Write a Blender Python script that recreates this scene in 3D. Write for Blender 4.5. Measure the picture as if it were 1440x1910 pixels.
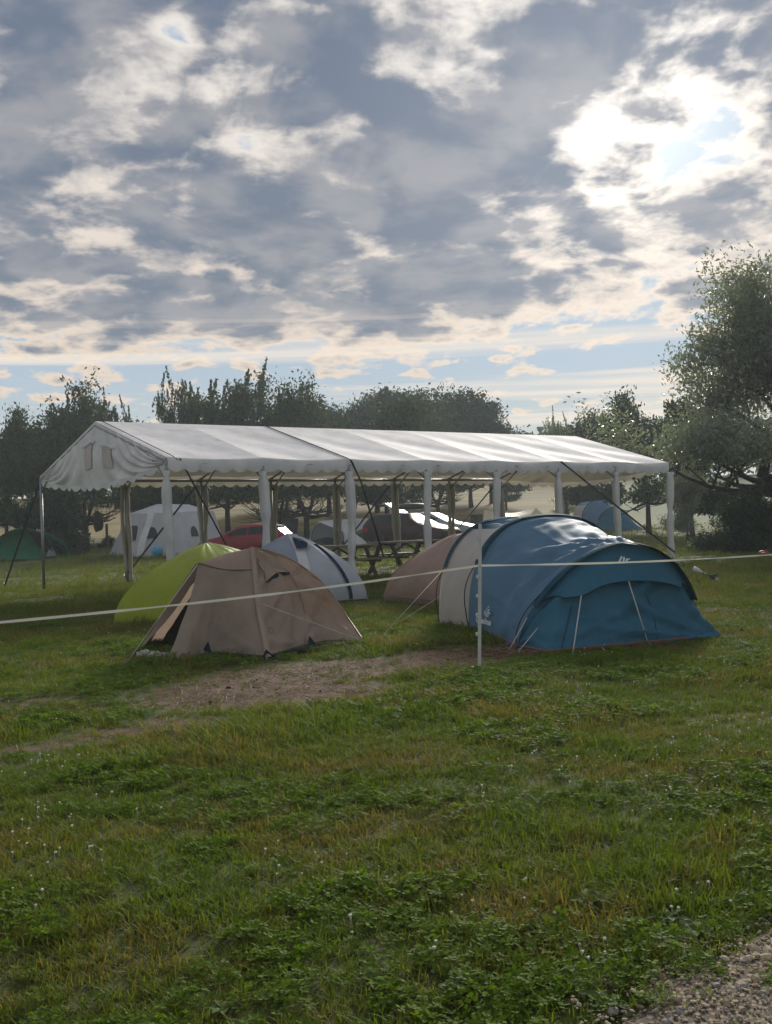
import bpy, bmesh, math, random
import numpy as np
from mathutils import Vector, Matrix, noise

R = math.radians
PI = math.pi
random.seed(7)
rng = np.random.default_rng(7)
sc = bpy.context.scene
for o in list(bpy.data.objects):
    bpy.data.objects.remove(o)
C = sc.collection

# ------------------------------------------------------------------ camera
CAM_H, FPX, PITCH, ROLL = 1.35, 2092.0, 0.011, -0.033
cp, sp, cr, sr = math.cos(PITCH), math.sin(PITCH), math.cos(ROLL), math.sin(ROLL)
FW = Vector((0, cp, sp)); UP0 = Vector((0, -sp, cp)); RT0 = Vector((1, 0, 0))
RT = RT0 * cr + UP0 * sr
UP = UP0 * cr - RT0 * sr
CAM = Vector((0, 0, CAM_H))
cd = bpy.data.cameras.new('camera')
cam = bpy.data.objects.new('camera', cd); C.objects.link(cam)
cd.sensor_fit = 'HORIZONTAL'; cd.sensor_width = 36.0; cd.lens = 36.0 * FPX / 1440.0
cd.clip_start = 0.05; cd.clip_end = 4000
m = Matrix.Identity(4)
for i in range(3):
    m[i][0] = RT[i]; m[i][1] = UP[i]; m[i][2] = -FW[i]; m[i][3] = CAM[i]
cam.matrix_world = m
sc.camera = cam
sc.render.resolution_x, sc.render.resolution_y = 772, 1024
sc.render.engine = 'CYCLES'
sc.view_settings.view_transform = 'Standard'
sc.view_settings.look = 'None'
sc.view_settings.exposure = 0.72
sc.view_settings.gamma = 1.0
sc.view_settings.use_curve_mapping = False

# ------------------------------------------------------------------ sky and sun
SUN_DIR = (RT * ((1165 - 720) / FPX) + UP * ((955 - 215) / FPX) + FW).normalized()
SUN_EL = math.asin(SUN_DIR.z)
SUN_AZ = math.atan2(SUN_DIR.x, SUN_DIR.y)          # clockwise from +Y
world = bpy.data.worlds.new('World'); sc.world = world
world.use_nodes = True
nt = world.node_tree; nt.nodes.clear()

class NB:
    """small node-tree builder"""
    def __init__(s, nt): s.nt = nt
    def n(s, t, **kw):
        nd = s.nt.nodes.new(t)
        for k, v in kw.items():
            setattr(nd, k, v)
        return nd
    def setin(s, sock, v):
        if isinstance(v, bpy.types.NodeSocket): s.nt.links.new(v, sock)
        elif v is not None:
            try: sock.default_value = v
            except Exception: sock.default_value = (*v, 1.0)
    def math(s, op, a, b=None, c=None, clamp=False):
        nd = s.n('ShaderNodeMath', operation=op, use_clamp=clamp)
        for i, v in enumerate((a, b, c)):
            if v is not None: s.setin(nd.inputs[i], v)
        return nd.outputs[0]
    def vmath(s, op, a, b=None, out=0):
        nd = s.n('ShaderNodeVectorMath', operation=op)
        s.setin(nd.inputs[0], a)
        if b is not None:
            s.setin(nd.inputs[3 if op == 'SCALE' else 1], b)
        return nd.outputs[out]
    def noise(s, vec, scale, detail=4, rough=.5, lac=2.0, dist=0.0, out=0):
        nd = s.n('ShaderNodeTexNoise')
        if vec is not None: s.setin(nd.inputs['Vector'], vec)
        nd.inputs['Scale'].default_value = scale; nd.inputs['Detail'].default_value = detail
        nd.inputs['Roughness'].default_value = rough; nd.inputs['Lacunarity'].default_value = lac
        nd.inputs['Distortion'].default_value = dist
        return nd.outputs[out]
    def ss(s, v, lo, hi, a=0.0, b=1.0):
        nd = s.n('ShaderNodeMapRange', interpolation_type='SMOOTHSTEP')
        s.setin(nd.inputs[0], v); nd.inputs[1].default_value = lo; nd.inputs[2].default_value = hi
        nd.inputs[3].default_value = a; nd.inputs[4].default_value = b
        return nd.outputs[0]
    def lin(s, v, lo, hi, a=0.0, b=1.0):
        nd = s.n('ShaderNodeMapRange')
        s.setin(nd.inputs[0], v); nd.inputs[1].default_value = lo; nd.inputs[2].default_value = hi
        nd.inputs[3].default_value = a; nd.inputs[4].default_value = b
        return nd.outputs[0]
    def mix(s, f, a, b, mode='MIX'):
        nd = s.n('ShaderNodeMix', data_type='RGBA', blend_type=mode)
        s.setin(nd.inputs[0], f)
        for i, v in ((6, a), (7, b)):
            if isinstance(v, bpy.types.NodeSocket): s.nt.links.new(v, nd.inputs[i])
            else: nd.inputs[i].default_value = (*v[:3], 1.0)
        return nd.outputs[2]
    def xyz(s, v):
        nd = s.n('ShaderNodeSeparateXYZ'); s.setin(nd.inputs[0], v); return nd.outputs
    def comb(s, x, y, z):
        nd = s.n('ShaderNodeCombineXYZ')
        for i, v in enumerate((x, y, z)): s.setin(nd.inputs[i], v)
        return nd.outputs[0]

w = NB(nt)
tc = w.n('ShaderNodeTexCoord')
D = w.vmath('NORMALIZE', tc.outputs['Generated'])
dx, dy, dz = w.xyz(D)[0:3]
sky = w.n('ShaderNodeTexSky', sky_type='NISHITA')
sky.sun_disc = False; sky.sun_elevation = SUN_EL; sky.sun_rotation = SUN_AZ
sky.altitude = 300; sky.air_density = 1.0; sky.dust_density = 1.2; sky.ozone_density = 2.0
# cloud deck: direction projected on a level sheet of cloud
zz = w.math('ADD', w.math('MAXIMUM', dz, 0.0), 0.25)
cu = w.math('DIVIDE', dx, zz); cv = w.math('DIVIDE', dy, zz)
P = w.comb(cu, cv, 0.0)
warp = w.vmath('SUBTRACT', w.noise(P, 2.2, 3, .5, out=1), (0.5, 0.5, 0.5))
P2 = w.vmath('ADD', P, w.vmath('SCALE', warp, 0.22))
big = w.noise(w.vmath('ADD', P, (3.7, 1.3, 0.0)), 1.5, 2, .5)
mid = w.noise(w.vmath('ADD', P2, (1.1, 7.9, 2.0)), 6.8, 6, .57)
fine = w.noise(w.vmath('ADD', P2, (5.1, 2.2, 4.0)), 19.0, 5, .6)
sd = w.vmath('DOT_PRODUCT', D, tuple(SUN_DIR), out=1)
ang = w.math('MULTIPLY', w.math('ARCCOSINE', w.math('MINIMUM', sd, 0.99999)), 180 / PI)   # degrees from the sun
vo = w.n('ShaderNodeTexVoronoi', feature='SMOOTH_F1'); vo.inputs['Scale'].default_value = 9.5; vo.inputs['Smoothness'].default_value = .35
w.setin(vo.inputs['Vector'], w.vmath('ADD', P, w.vmath('SCALE', w.vmath('SUBTRACT', w.noise(P, 6.5, 4, .6, out=1), (.5, .5, .5)), .21)))
puff = w.lin(vo.outputs['Distance'], .1, .75, 1.0, 0.0)
dens = w.math('ADD', w.math('ADD', w.math('MULTIPLY', big, 0.40), w.math('MULTIPLY', puff, .32)), w.math('ADD', w.math('MULTIPLY', mid, 0.62), w.math('MULTIPLY', fine, 0.34)))
dens = w.math('SUBTRACT', dens, 0.795)
el = w.math('MULTIPLY', w.math('ARCSINE', dz), 180 / PI)
# the deck thins towards the sun and ends about nine degrees above the horizon
cover = w.math('SUBTRACT', w.ss(el, 8.0, 11.0, -0.30, 0.10), w.ss(ang, 10.0, 1.0, 0.0, 0.07))
dens = w.math('ADD', dens, cover)
# the larger cloud banks (positive) and breaks (negative): bearing as photo pixel, radius in degrees, amount
for bx, by, br, am in ((1090, 90, 3.6, .15), (980, 210, 3.8, .15), (830, 300, 4.6, .13), (640, 310, 4.0, .08), (90, 240, 6.5, .11), (480, 120, 4.5, .06), (430, 410, 4.5, .06),
                       (1150, 235, 5.0, -.11), (1270, 90, 3.2, -.06), (1040, 300, 2.6, -.10), (1330, 250, 4.5, -.08), (255, 190, 2.6, -.10), (480, 265, 2.6, -.09), (130, 400, 3.4, -.08), (700, 410, 2.8, -.08), (330, 40, 1.6, -.20), (930, 20, 2.0, -.10), (1300, 640, 5.0, -.10)):
    bd = (RT * ((bx - 720) / FPX) + UP * ((955 - by) / FPX) + FW).normalized()
    ba = w.math('MULTIPLY', w.math('ARCCOSINE', w.math('MINIMUM', w.vmath('DOT_PRODUCT', D, tuple(bd), out=1), 0.999999)), 180 / PI)
    dens = w.math('ADD', dens, w.ss(ba, br * 1.25, 0.0, 0.0, am))
alpha = w.ss(dens, -0.24, -0.10)
thick = w.ss(dens, -0.15, 0.10)
lump = w.noise(w.vmath('ADD', P2, (9.1, 4.2, 1.0)), 6.0, 4, .55)
glow = w.math('POWER', w.ss(ang, 26.0, 0.0), 2.0)
halo = w.ss(ang, 8.5, 0.5)
skyc = w.vmath('MINIMUM', sky.outputs[0], (7.0, 7.2, 7.6))
skyc = w.mix(0.78, skyc, (1.6, 2.45, 3.3))
skyc = w.mix(w.ss(el, 9.5, 1.0), skyc, (3.9, 4.0, 3.5))
skyc = w.vmath('ADD', skyc, w.vmath('SCALE', (1.0, .97, .92), w.math('ADD', w.math('MULTIPLY', glow, 1.2), w.math('MULTIPLY', halo, 2.5))))
warmth = w.ss(el, 24.0, 6.0)
thin = w.mix(warmth, (5.7, 5.35, 5.0), (5.4, 4.5, 3.7))
thin = w.vmath('ADD', thin, w.vmath('SCALE', (1.0, .95, .86), w.math('ADD', w.math('MULTIPLY', glow, 2.3), w.math('MULTIPLY', halo, 1.6))))
dark = w.mix(warmth, (1.02, 1.30, 1.82), (1.30, 1.55, 1.95))
dark = w.mix(w.ss(lump, .34, .62), (2.25, 2.3, 2.5), dark)
dark = w.mix(w.ss(dens, .16, -.06), dark, (2.7, 2.65, 2.75))
dark = w.vmath('ADD', dark, w.vmath('SCALE', (1.0, 1.0, 1.0), w.math('MULTIPLY', glow, 0.8)))
cl = w.mix(thick, thin, dark)
col = w.mix(alpha, skyc, cl)
# thin streaks of low cloud
st = w.noise(w.comb(w.math('MULTIPLY', cu, 0.22), w.math('MULTIPLY', el, 0.42), 3.0), 2.3, 6, .55, dist=.3)
stm = w.math('MULTIPLY', w.ss(st, 0.47, 0.68), w.math('MULTIPLY', w.ss(el, 0.5, 3.0), w.ss(el, 12.0, 8.0)))
col = w.mix(w.math('MULTIPLY', stm, 0.75), col, w.mix(w.ss(st, .62, .8), (6.6, 5.6, 4.6), (4.6, 4.6, 4.6)))
bg = w.n('ShaderNodeBackground'); bg.inputs['Strength'].default_value = 0.092
nt.links.new(col, bg.inputs['Color'])
wo = w.n('ShaderNodeOutputWorld'); nt.links.new(bg.outputs[0], wo.inputs['Surface'])

sun_d = bpy.data.lights.new('sun', 'SUN'); sun_d.energy = 3.4; sun_d.angle = R(14); sun_d.color = (1.0, .93, .82)
sun = bpy.data.objects.new('sun', sun_d); C.objects.link(sun)
sun.rotation_euler = SUN_DIR.to_track_quat('Z', 'Y').to_euler(); sun.location = (0, 0, 30)

# ------------------------------------------------------------------ helpers
GY = np.array([-40, 0, 14, 20, 28, 45, 55, 65, 75, 120, 200, 900.])
GZ = np.array([0, 0, 0, .13, .15, .25, .35, .7, 1.3, 5.4, 8, 11.])
_ty = np.arange(-40, 900, .5); _tz = np.interp(_ty, GY, GZ)
_k = np.exp(-.5 * (np.arange(-12, 13) / 5.0) ** 2); _k /= _k.sum()
_tz = np.convolve(np.pad(_tz, 12, mode='edge'), _k, 'valid')
def gz(x, y):
    b = .010 * (np.sin(1.7 * x + .6 * np.sin(1.1 * y)) + np.sin(2.1 * y + .9 * np.sin(1.3 * x))) + .02 * np.sin(.31 * x + .4) * np.sin(.27 * y)
    return np.interp(y, _ty, _tz) + b
def G3(x, y, dz=0.0): return Vector((x, y, float(gz(x, y)) + dz))
def px(x, y, d):
    """point at forward distance d seen at photo pixel (x, y)"""
    return CAM + (RT * ((x - 720) / FPX) + UP * ((955 - y) / FPX) + FW) * d
def gp(x, y, dz=0.0):
    """ground point seen at photo pixel (x, y)"""
    lo, hi = 1.0, 140.0
    for _ in range(60):
        mid_ = .5 * (lo + hi); q = px(x, y, mid_)
        if q.z > gz(q.x, q.y): lo = mid_
        else: hi = mid_
    q = px(x, y, lo); return Vector((q.x, q.y, float(gz(q.x, q.y)) + dz))
def tag(o, label=None, cat=None, group=None, kind=None):
    if label: o['label'] = label
    if cat: o['category'] = cat
    if group: o['group'] = group
    if kind: o['kind'] = kind
    return o
def thing(name, label, cat, loc=(0, 0, 0), rz=0.0, group=None):
    o = bpy.data.objects.new(name, None); C.objects.link(o); o.empty_display_size = .2
    o.location = loc; o.rotation_euler = (0, 0, rz)
    return tag(o, label, cat, group)
def link(name, me, mat, parent=None, smooth=True):
    """mesh given in world coordinates if the parent sits at its base (offset is taken off), or in local ones"""
    o = bpy.data.objects.new(name, me); C.objects.link(o)
    if mat is not None:
        for mm in (mat if isinstance(mat, (list, tuple)) else [mat]): me.materials.append(mm)
    if smooth and len(me.polygons): me.polygons.foreach_set('use_smooth', [True] * len(me.polygons))
    if parent is not None: o.parent = parent
    return o
def mesh(name, verts, faces, mat, parent=None, smooth=False, world=False):
    me = bpy.data.meshes.new(name)
    if world and parent is not None:
        off = Vector(parent.location)
        par = parent.parent
        while par is not None: off += Vector(par.location); par = par.parent
        verts = [Vector(v) - off for v in verts]
    me.from_pydata([tuple(v) for v in verts], [], faces); me.update()
    return link(name, me, mat, parent, smooth)
def grid_faces(nu, nv, base=0, close=False):
    f = []
    for j in range(nv - 1):
        for i in range(nu - (0 if close else 1)):
            a = base + j * nu + i; b = base + j * nu + (i + 1) % nu
            f.append((a, b, b + nu, a + nu))
    return f
def surf(name, fn, nu, nv, mat, parent, wr=None, off=0.0):
    """sheet from fn(u,v) in world coordinates, moved along its normal by wr(u,v)"""
    vs = []
    e = 1e-3
    for j in range(nv):
        v = j / (nv - 1)
        for i in range(nu):
            u = i / (nu - 1)
            p = fn(u, v)
            if wr is not None or off:
                uu, vv = min(max(u, .02), .98), min(max(v, .02), .98)
                n = (fn(uu + e, vv) - fn(uu - e, vv)).cross(fn(uu, vv + e) - fn(uu, vv - e))
                if n.length > 1e-12:
                    n.normalize(); p = p + n * (off + (wr(u, v) if wr else 0.0))
            vs.append(p)
    return mesh(name, vs, grid_faces(nu, nv), mat, parent, True, True)
def cr_curve(pts):
    """Catmull-Rom through pts -> function of t in 0..1 (arc-length spaced)"""
    P_ = [Vector(p) for p in pts]
    if len(P_) == 2: return lambda t: P_[0].lerp(P_[1], t)
    Q = [P_[0] * 2 - P_[1]] + P_ + [P_[-1] * 2 - P_[-2]]
    L = [0.0]
    for a, b in zip(P_, P_[1:]): L.append(L[-1] + max((b - a).length, 1e-6))
    def f(t):
        s = t * L[-1]
        i = 0
        while i < len(P_) - 2 and s > L[i + 1]: i += 1
        x = (s - L[i]) / (L[i + 1] - L[i])
        p0, p1, p2, p3 = Q[i:i + 4]
        return .5 * ((2 * p1) + (p2 - p0) * x + (2 * p0 - 5 * p1 + 4 * p2 - p3) * x * x + (3 * p1 - p0 - 3 * p2 + p3) * x ** 3)
    return f
def coons(b, t, l, r):
    """b,t: curves in u at v=0,1; l,r: curves in v at u=0,1"""
    c00, c10, c01, c11 = b(0), b(1), t(0), t(1)
    def f(u, v):
        return (b(u) * (1 - v) + t(u) * v + l(v) * (1 - u) + r(v) * u
                - (c00 * (1 - u) * (1 - v) + c10 * u * (1 - v) + c01 * (1 - u) * v + c11 * u * v))
    return f
def tube_mesh(pts, rad, n=8, cap=True):
    """tube through pts; rad number or list; returns verts, faces"""
    vs, fs = [], []
    pts = [Vector(p) for p in pts]
    prev = None
    for i, p in enumerate(pts):
        d = (pts[min(i + 1, len(pts) - 1)] - pts[max(i - 1, 0)])
        d = d.normalized() if d.length > 1e-9 else Vector((0, 0, 1))
        if prev is None:
            a = d.cross(Vector((0, 0, 1)) if abs(d.z) < .9 else Vector((1, 0, 0))).normalized()
        else:
            a = (prev - d * prev.dot(d)); a = a.normalized() if a.length > 1e-6 else d.orthogonal().normalized()
        prev = a; b = d.cross(a)
        r = rad[i] if isinstance(rad, (list, tuple)) else rad
        for k in range(n):
            th = 2 * PI * k / n
            vs.append(p + (a * math.cos(th) + b * math.sin(th)) * r)
    for i in range(len(pts) - 1):
        for k in range(n):
            a_, b_ = i * n + k, i * n + (k + 1) % n
            fs.append((a_, b_, b_ + n, a_ + n))
    if cap:
        fs.append(tuple(reversed(range(n)))); fs.append(tuple(range((len(pts) - 1) * n, len(pts) * n)))
    return vs, fs
def tube(name, pts, rad, mat, parent, n=8, world=True):
    vs, fs = tube_mesh(pts, rad, n)
    return mesh(name, vs, fs, mat, parent, True, world)
def box_mesh(cx, cy, cz, sx, sy, sz, rot=None):
    v = [Vector((x * sx / 2, y * sy / 2, z * sz / 2)) for x in (-1, 1) for y in (-1, 1) for z in (-1, 1)]
    if rot is not None: v = [rot @ p for p in v]
    v = [p + Vector((cx, cy, cz)) for p in v]
    return v, [(0, 1, 3, 2), (4, 6, 7, 5), (0, 4, 5, 1), (2, 3, 7, 6), (0, 2, 6, 4), (1, 5, 7, 3)]
def box(name, c, s, mat, parent, rot=None, world=False, bev=0.0):
    v, f = box_mesh(*c, *s, rot)
    o = mesh(name, v, f, mat, parent, False, world)
    if bev:
        bm = bmesh.new(); bm.from_mesh(o.data)
        bmesh.ops.bevel(bm, geom=list(bm.edges), offset=bev, segments=2, affect='EDGES')
        bm.to_mesh(o.data); bm.free()
    return o
def join(parts):
    vs, fs = [], []
    for v, f in parts:
        b = len(vs); vs += list(v); fs += [tuple(i + b for i in q) for q in f]
    return vs, fs
def ribbon(name, pts, side, width, mat, parent, lift=0.0, world=True):
    """flat strip along pts; side(i) gives its sideways direction"""
    vs, fs = [], []
    for i, p in enumerate(pts):
        s = side(i) if callable(side) else side
        vs += [Vector(p) - s * width / 2, Vector(p) + s * width / 2]
        if i: a = 2 * i; fs.append((a - 2, a - 1, a + 1, a))
    return mesh(name, vs, fs, mat, parent, True, world)
def folds(anchors, n=9, amp=.02):
    """cloth folds running out of pinned points: anchors are (u, v, strength, reach)"""
    ph = [random.uniform(0, 6.28) for _ in anchors]
    def f(u, v):
        s = 0.0
        for (a, b, k, rr), p in zip(anchors, ph):
            d = math.hypot(u - a, v - b); th = math.atan2(v - b, u - a)
            s += k * min(d, .35) * math.exp(-d / rr) * (math.sin(th * n + p) + .6 * math.sin(th * n * 1.9 + 2 * p + d * 4))
        s += .18 * noise.noise(Vector((u * 3.1 + ph[0], v * 3.3, ph[-1]))) + .10 * noise.noise(Vector((u * 9, v * 8.3, ph[-1] + 3)))
        return s * amp * 1.5
    return f
# value noise for numpy arrays
_lat = rng.random((64, 256, 256))
def vn(x, y, scale, seed=0):
    x = np.asarray(x) * scale + 1000; y = np.asarray(y) * scale + 1000
    xi = np.floor(x).astype(int); yi = np.floor(y).astype(int); fx = x - xi; fy = y - yi
    fx = fx * fx * (3 - 2 * fx); fy = fy * fy * (3 - 2 * fy)
    L = _lat[seed % 64]
    a = L[xi % 256, yi % 256]; b = L[(xi + 1) % 256, yi % 256]; c = L[xi % 256, (yi + 1) % 256]; d = L[(xi + 1) % 256, (yi + 1) % 256]
    return (a * (1 - fx) + b * fx) * (1 - fy) + (c * (1 - fx) + d * fx) * fy
def fbm(x, y, scale, seed=0, o=3):
    s = 0; a = .5; t = 0
    for k in range(o):
        s = s + a * vn(x, y, scale * 2 ** k, seed + k); t += a; a *= .5
    return s / t

# ------------------------------------------------------------------ materials
def new_mat(name):
    mt = bpy.data.materials.new(name); mt.use_nodes = True
    mt.node_tree.nodes.clear()
    return mt, NB(mt.node_tree)
def out(b, sh, disp=None):
    o = b.n('ShaderNodeOutputMaterial'); b.nt.links.new(sh, o.inputs['Surface'])
def princ(b, col, rough=.6, metal=0.0, spec=.5, normal=None, coat=0.0):
    p = b.n('ShaderNodeBsdfPrincipled')
    b.setin(p.inputs['Base Color'], col if isinstance(col, bpy.types.NodeSocket) else (*col, 1.0))
    b.setin(p.inputs['Roughness'], rough); p.inputs['Metallic'].default_value = metal
    p.inputs['Specular IOR Level'].default_value = spec; p.inputs['Coat Weight'].default_value = coat
    if normal is not None: b.nt.links.new(normal, p.inputs['Normal'])
    return p.outputs[0]
def bump(b, h, strength=.3, dist=.02):
    n = b.n('ShaderNodeBump'); n.inputs['Strength'].default_value = strength; n.inputs['Distance'].default_value = dist
    b.nt.links.new(h, n.inputs['Height']); return n.outputs[0]
def wpos(b): return b.n('ShaderNodeNewGeometry').outputs['Position']
def fabric(name, col, trans=.12, rough=.55, spec=.35, var=.18, bmp=.35, tcol=None):
    """tent cloth: faint wrinkles, grime, a little light coming through"""
    mt, b = new_mat(name)
    p = wpos(b)
    n1 = b.noise(p, 2.3, 4, .6); n2 = b.noise(p, 14, 5, .6, dist=1.2); n3 = b.noise(p, 160, 2, .5)
    k = b.math('ADD', b.lin(n1, .3, .7, 1 - var, 1 + var * .5), b.lin(n2, .3, .7, -var * .3, var * .3))
    c = b.vmath('SCALE', tuple(col), k)
    h = b.math('ADD', b.math('MULTIPLY', n2, .8), b.math('MULTIPLY', n3, .06))
    nn = bump(b, h, bmp, .02)
    s1 = princ(b, c, rough, 0, spec, nn)
    tr = b.n('ShaderNodeBsdfTranslucent'); b.nt.links.new(b.vmath('MULTIPLY', c, tcol or (1, 1, 1)), tr.inputs[0]); b.nt.links.new(nn, tr.inputs['Normal'])
    mx = b.n('ShaderNodeMixShader'); mx.inputs[0].default_value = trans
    b.nt.links.new(s1, mx.inputs[1]); b.nt.links.new(tr.outputs[0], mx.inputs[2])
    out(b, mx.outputs[0]); return mt
def simple(name, col, rough=.5, metal=0.0, spec=.5, var=.15, scale=8.0, coat=0.0, bmp=.15):
    mt, b = new_mat(name)
    n = b.noise(b.n('ShaderNodeTexCoord').outputs['Object'], scale, 5, .6)
    c = b.vmath('SCALE', tuple(col), b.lin(n, .3, .7, 1 - var, 1 + var))
    out(b, princ(b, c, rough, metal, spec, bump(b, n, bmp, .01), coat)); return mt
def glass_mat(name, col=(.012, .016, .018)):
    mt, b = new_mat(name)
    n = b.noise(wpos(b), 3, 2)
    out(b, princ(b, b.vmath('SCALE', tuple(col), b.lin(n, .3, .7, .7, 1.3)), .35, 0, .22)); return mt

M = {}
M['pvc'] = fabric('white_canvas', (.74, .74, .77), .07, .75, .12, .18, .22, (1.0, .86, .66))
M['pvc_edge'] = fabric('white_valance_canvas', (.70, .72, .76), .14, .6, .3, .12, .15, (1.0, .86, .66))
M['sleeve'] = fabric('white_curtain_canvas', (.68, .69, .72), .14, .5, .4, .14, .3, (1, .9, .78))
M['sleeve_shade'] = fabric('shaded_curtain_canvas', (.46, .44, .42), .05, .6, .3, .15, .3)  # curtain canvas darkened for shade on the back posts; shoes borrow it
M['mock'] = fabric('dusty_window_foil', (.47, .43, .42), .1, .45, .5, .15, .2)
M['steel'] = simple('galvanised_steel', (.30, .31, .32), .45, .7, .5, .2, 20)
M['strap'] = simple('black_strap_webbing', (.04, .043, .05), .8, 0, .2, .3, 60)
M['blue'] = fabric('blue_tent_fabric', (.118, .240, .370), 0.24, .62, .10, .10, .25)
M['bluelight'] = fabric('pale_blue_tent_fabric', (.10, .20, .32), .12, .8, .05, .12, .3)
M['petrol'] = fabric('petrol_tent_fabric', (.032, .145, .232), .10, .6, .2, .10, .25)
M['teal'] = fabric('teal_sleeve_fabric', (.012, .070, .105), .0, .85, .05, .1, .2)
M['warmgrey'] = fabric('warm_grey_tent_fabric', (.52, .49, .47), 0.22, .5, .35, .08, .2)
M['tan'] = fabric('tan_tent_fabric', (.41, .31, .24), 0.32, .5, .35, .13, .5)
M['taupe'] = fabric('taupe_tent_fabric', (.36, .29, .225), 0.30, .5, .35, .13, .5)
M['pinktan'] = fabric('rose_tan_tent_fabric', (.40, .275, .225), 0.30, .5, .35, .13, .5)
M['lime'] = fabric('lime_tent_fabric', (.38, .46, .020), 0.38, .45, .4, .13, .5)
M['tan_shade'] = fabric('shaded_tan_fabric', (.20, .145, .11), .04, .6, .2, .10, .25)  # tan cloth darkened to paint in the gloom of the open door
M['limelight'] = fabric('lime_seam_fabric', (.50, .58, .14), .2, .45, .4, .08, .15)
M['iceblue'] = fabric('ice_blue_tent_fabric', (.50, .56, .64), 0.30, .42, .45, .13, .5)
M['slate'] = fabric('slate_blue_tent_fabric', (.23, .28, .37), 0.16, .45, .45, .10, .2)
M['navy'] = fabric('navy_fabric', (.012, .025, .060), .03, .8, .1, .1, .2)
M['white_tent'] = fabric('white_tent_fabric', (.62, .64, .68), 0.20, .5, .4, .10, .2)
M['greytent'] = fabric('grey_tent_fabric', (.16, .185, .21), .1, .5, .4, .10, .2)
M['green_tent'] = fabric('green_tent_fabric', (.055, .29, .165), .25, .5, .35, .15, .2)
M['darkin'] = fabric('dark_sheet_and_gloom', (.018, .022, .028), .02, .7, .2, .2, .2)  # near-black: ground sheets, and shade painted into door and vent openings
M['cream'] = fabric('cream_tarp_fabric', (.62, .56, .40), .2, .5, .35, .1, .25)
M['mesh_window'] = simple('dark_mesh', (.03, .035, .045), .5, 0, .4, .2, 30)
M['pole'] = simple('black_tent_pole', (.012, .013, .016), .35, 0, .5)
M['red_trim'] = simple('red_piping', (.30, .06, .05), .6)
M['print'] = simple('white_print', (.72, .75, .78), .6, 0, .3, .05)
M['print_dim'] = simple('brown_print', (.12, .09, .075), .6, 0, .3, .05)
M['cord'] = simple('pale_guy_cord', (.55, .54, .50), .8, 0, .2, .1, 50)
M['white_plastic'] = simple('white_plastic', (.55, .57, .57), .45, 0, .4, .12, 9)
M['tape'] = fabric('white_fence_tape', (.56, .57, .51), .2, .5, .3, .08, .1)
M['wood'] = simple('weathered_wood', (.11, .085, .065), .75, 0, .3, .35, 12)
M['woodtop'] = simple('pale_weathered_tabletop', (.22, .19, .16), .55, 0, .4, .3, 12)
M['redcar'] = simple('red_car_paint', (.25, .012, .025), .5, .05, .3, .06, 3, .15, 0)
M['burgundy'] = simple('burgundy_car_paint', (.045, .010, .016), .6, .0, .15, .06, 3, .15, 0)
M['silver'] = simple('silver_car_paint', (.36,.38,.40), .5, .05, .3, .06, 3, .15, 0)
M['carglass'] = glass_mat('car_glass')
M['rubber'] = simple('tyre_rubber', (.012, .012, .013), .8, 0, .3)
M['rim'] = simple('alloy_rim', (.35, .36, .37), .35, .8, .5)
M['blackplastic'] = simple('black_plastic', (.012, .013, .015), .45, 0, .4)
M['plate'] = simple('number_plate', (.70, .70, .66), .4)
M['tail'] = simple('red_lamp_glass', (.35, .02, .02), .15, 0, .6)
M['lamp'] = simple('clear_lamp_glass', (.60, .62, .64), .12, 0, .7)
M['bin'] = simple('dark_bin_plastic', (.012, .015, .022), .5, 0, .4)
M['ball'] = simple('cyan_plastic', (.04, .30, .48), .4, 0, .5)
M['sack'] = simple('dark_brown_cloth', (.035, .028, .026), .85, 0, .2)
M['red_handle'] = simple('red_plastic', (.42, .03, .03), .45)
M['bark'] = simple('dark_bark', (.040, .034, .030), .95, 0, .15, .4, 10, 0, .8)

def leaf_mat(name, c1, c2, trans=.35, rough=.65, spec=.08):
    mt, b = new_mat(name)
    g = b.n('ShaderNodeNewGeometry')
    k = g.outputs['Random Per Island']
    n = b.noise(g.outputs['Position'], .9, 3, .6)
    f = b.math('ADD', b.math('MULTIPLY', k, .6), b.lin(n, .3, .7, 0, .4))
    c = b.mix(f, c1, c2)
    s1 = princ(b, c, rough, 0, spec)
    tr = b.n('ShaderNodeBsdfTranslucent'); b.nt.links.new(b.vmath('MULTIPLY', c, (1.1, 1.25, .6)), tr.inputs[0])
    mx = b.n('ShaderNodeMixShader'); mx.inputs[0].default_value = trans
    b.nt.links.new(s1, mx.inputs[1]); b.nt.links.new(tr.outputs[0], mx.inputs[2])
    out(b, mx.outputs[0]); return mt
M['leaf'] = leaf_mat('broadleaf_foliage', (.034, .056, .026), (.078, .104, .044), .16)
M['leafdark'] = leaf_mat('dark_foliage', (.022, .042, .024), (.050, .074, .038), .14)
M['leafwillow'] = leaf_mat('silvery_willow_foliage', (.105, .125, .10), (.31, .33, .28), .3, .32, .5)
M['leafpale'] = leaf_mat('pale_leaf', (.16, .20, .10), (.40, .44, .28), .3)
M['leafweed'] = leaf_mat('weed_leaf', (.045, .085, .018), (.105, .16, .045), .2, .75, .05)

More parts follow.
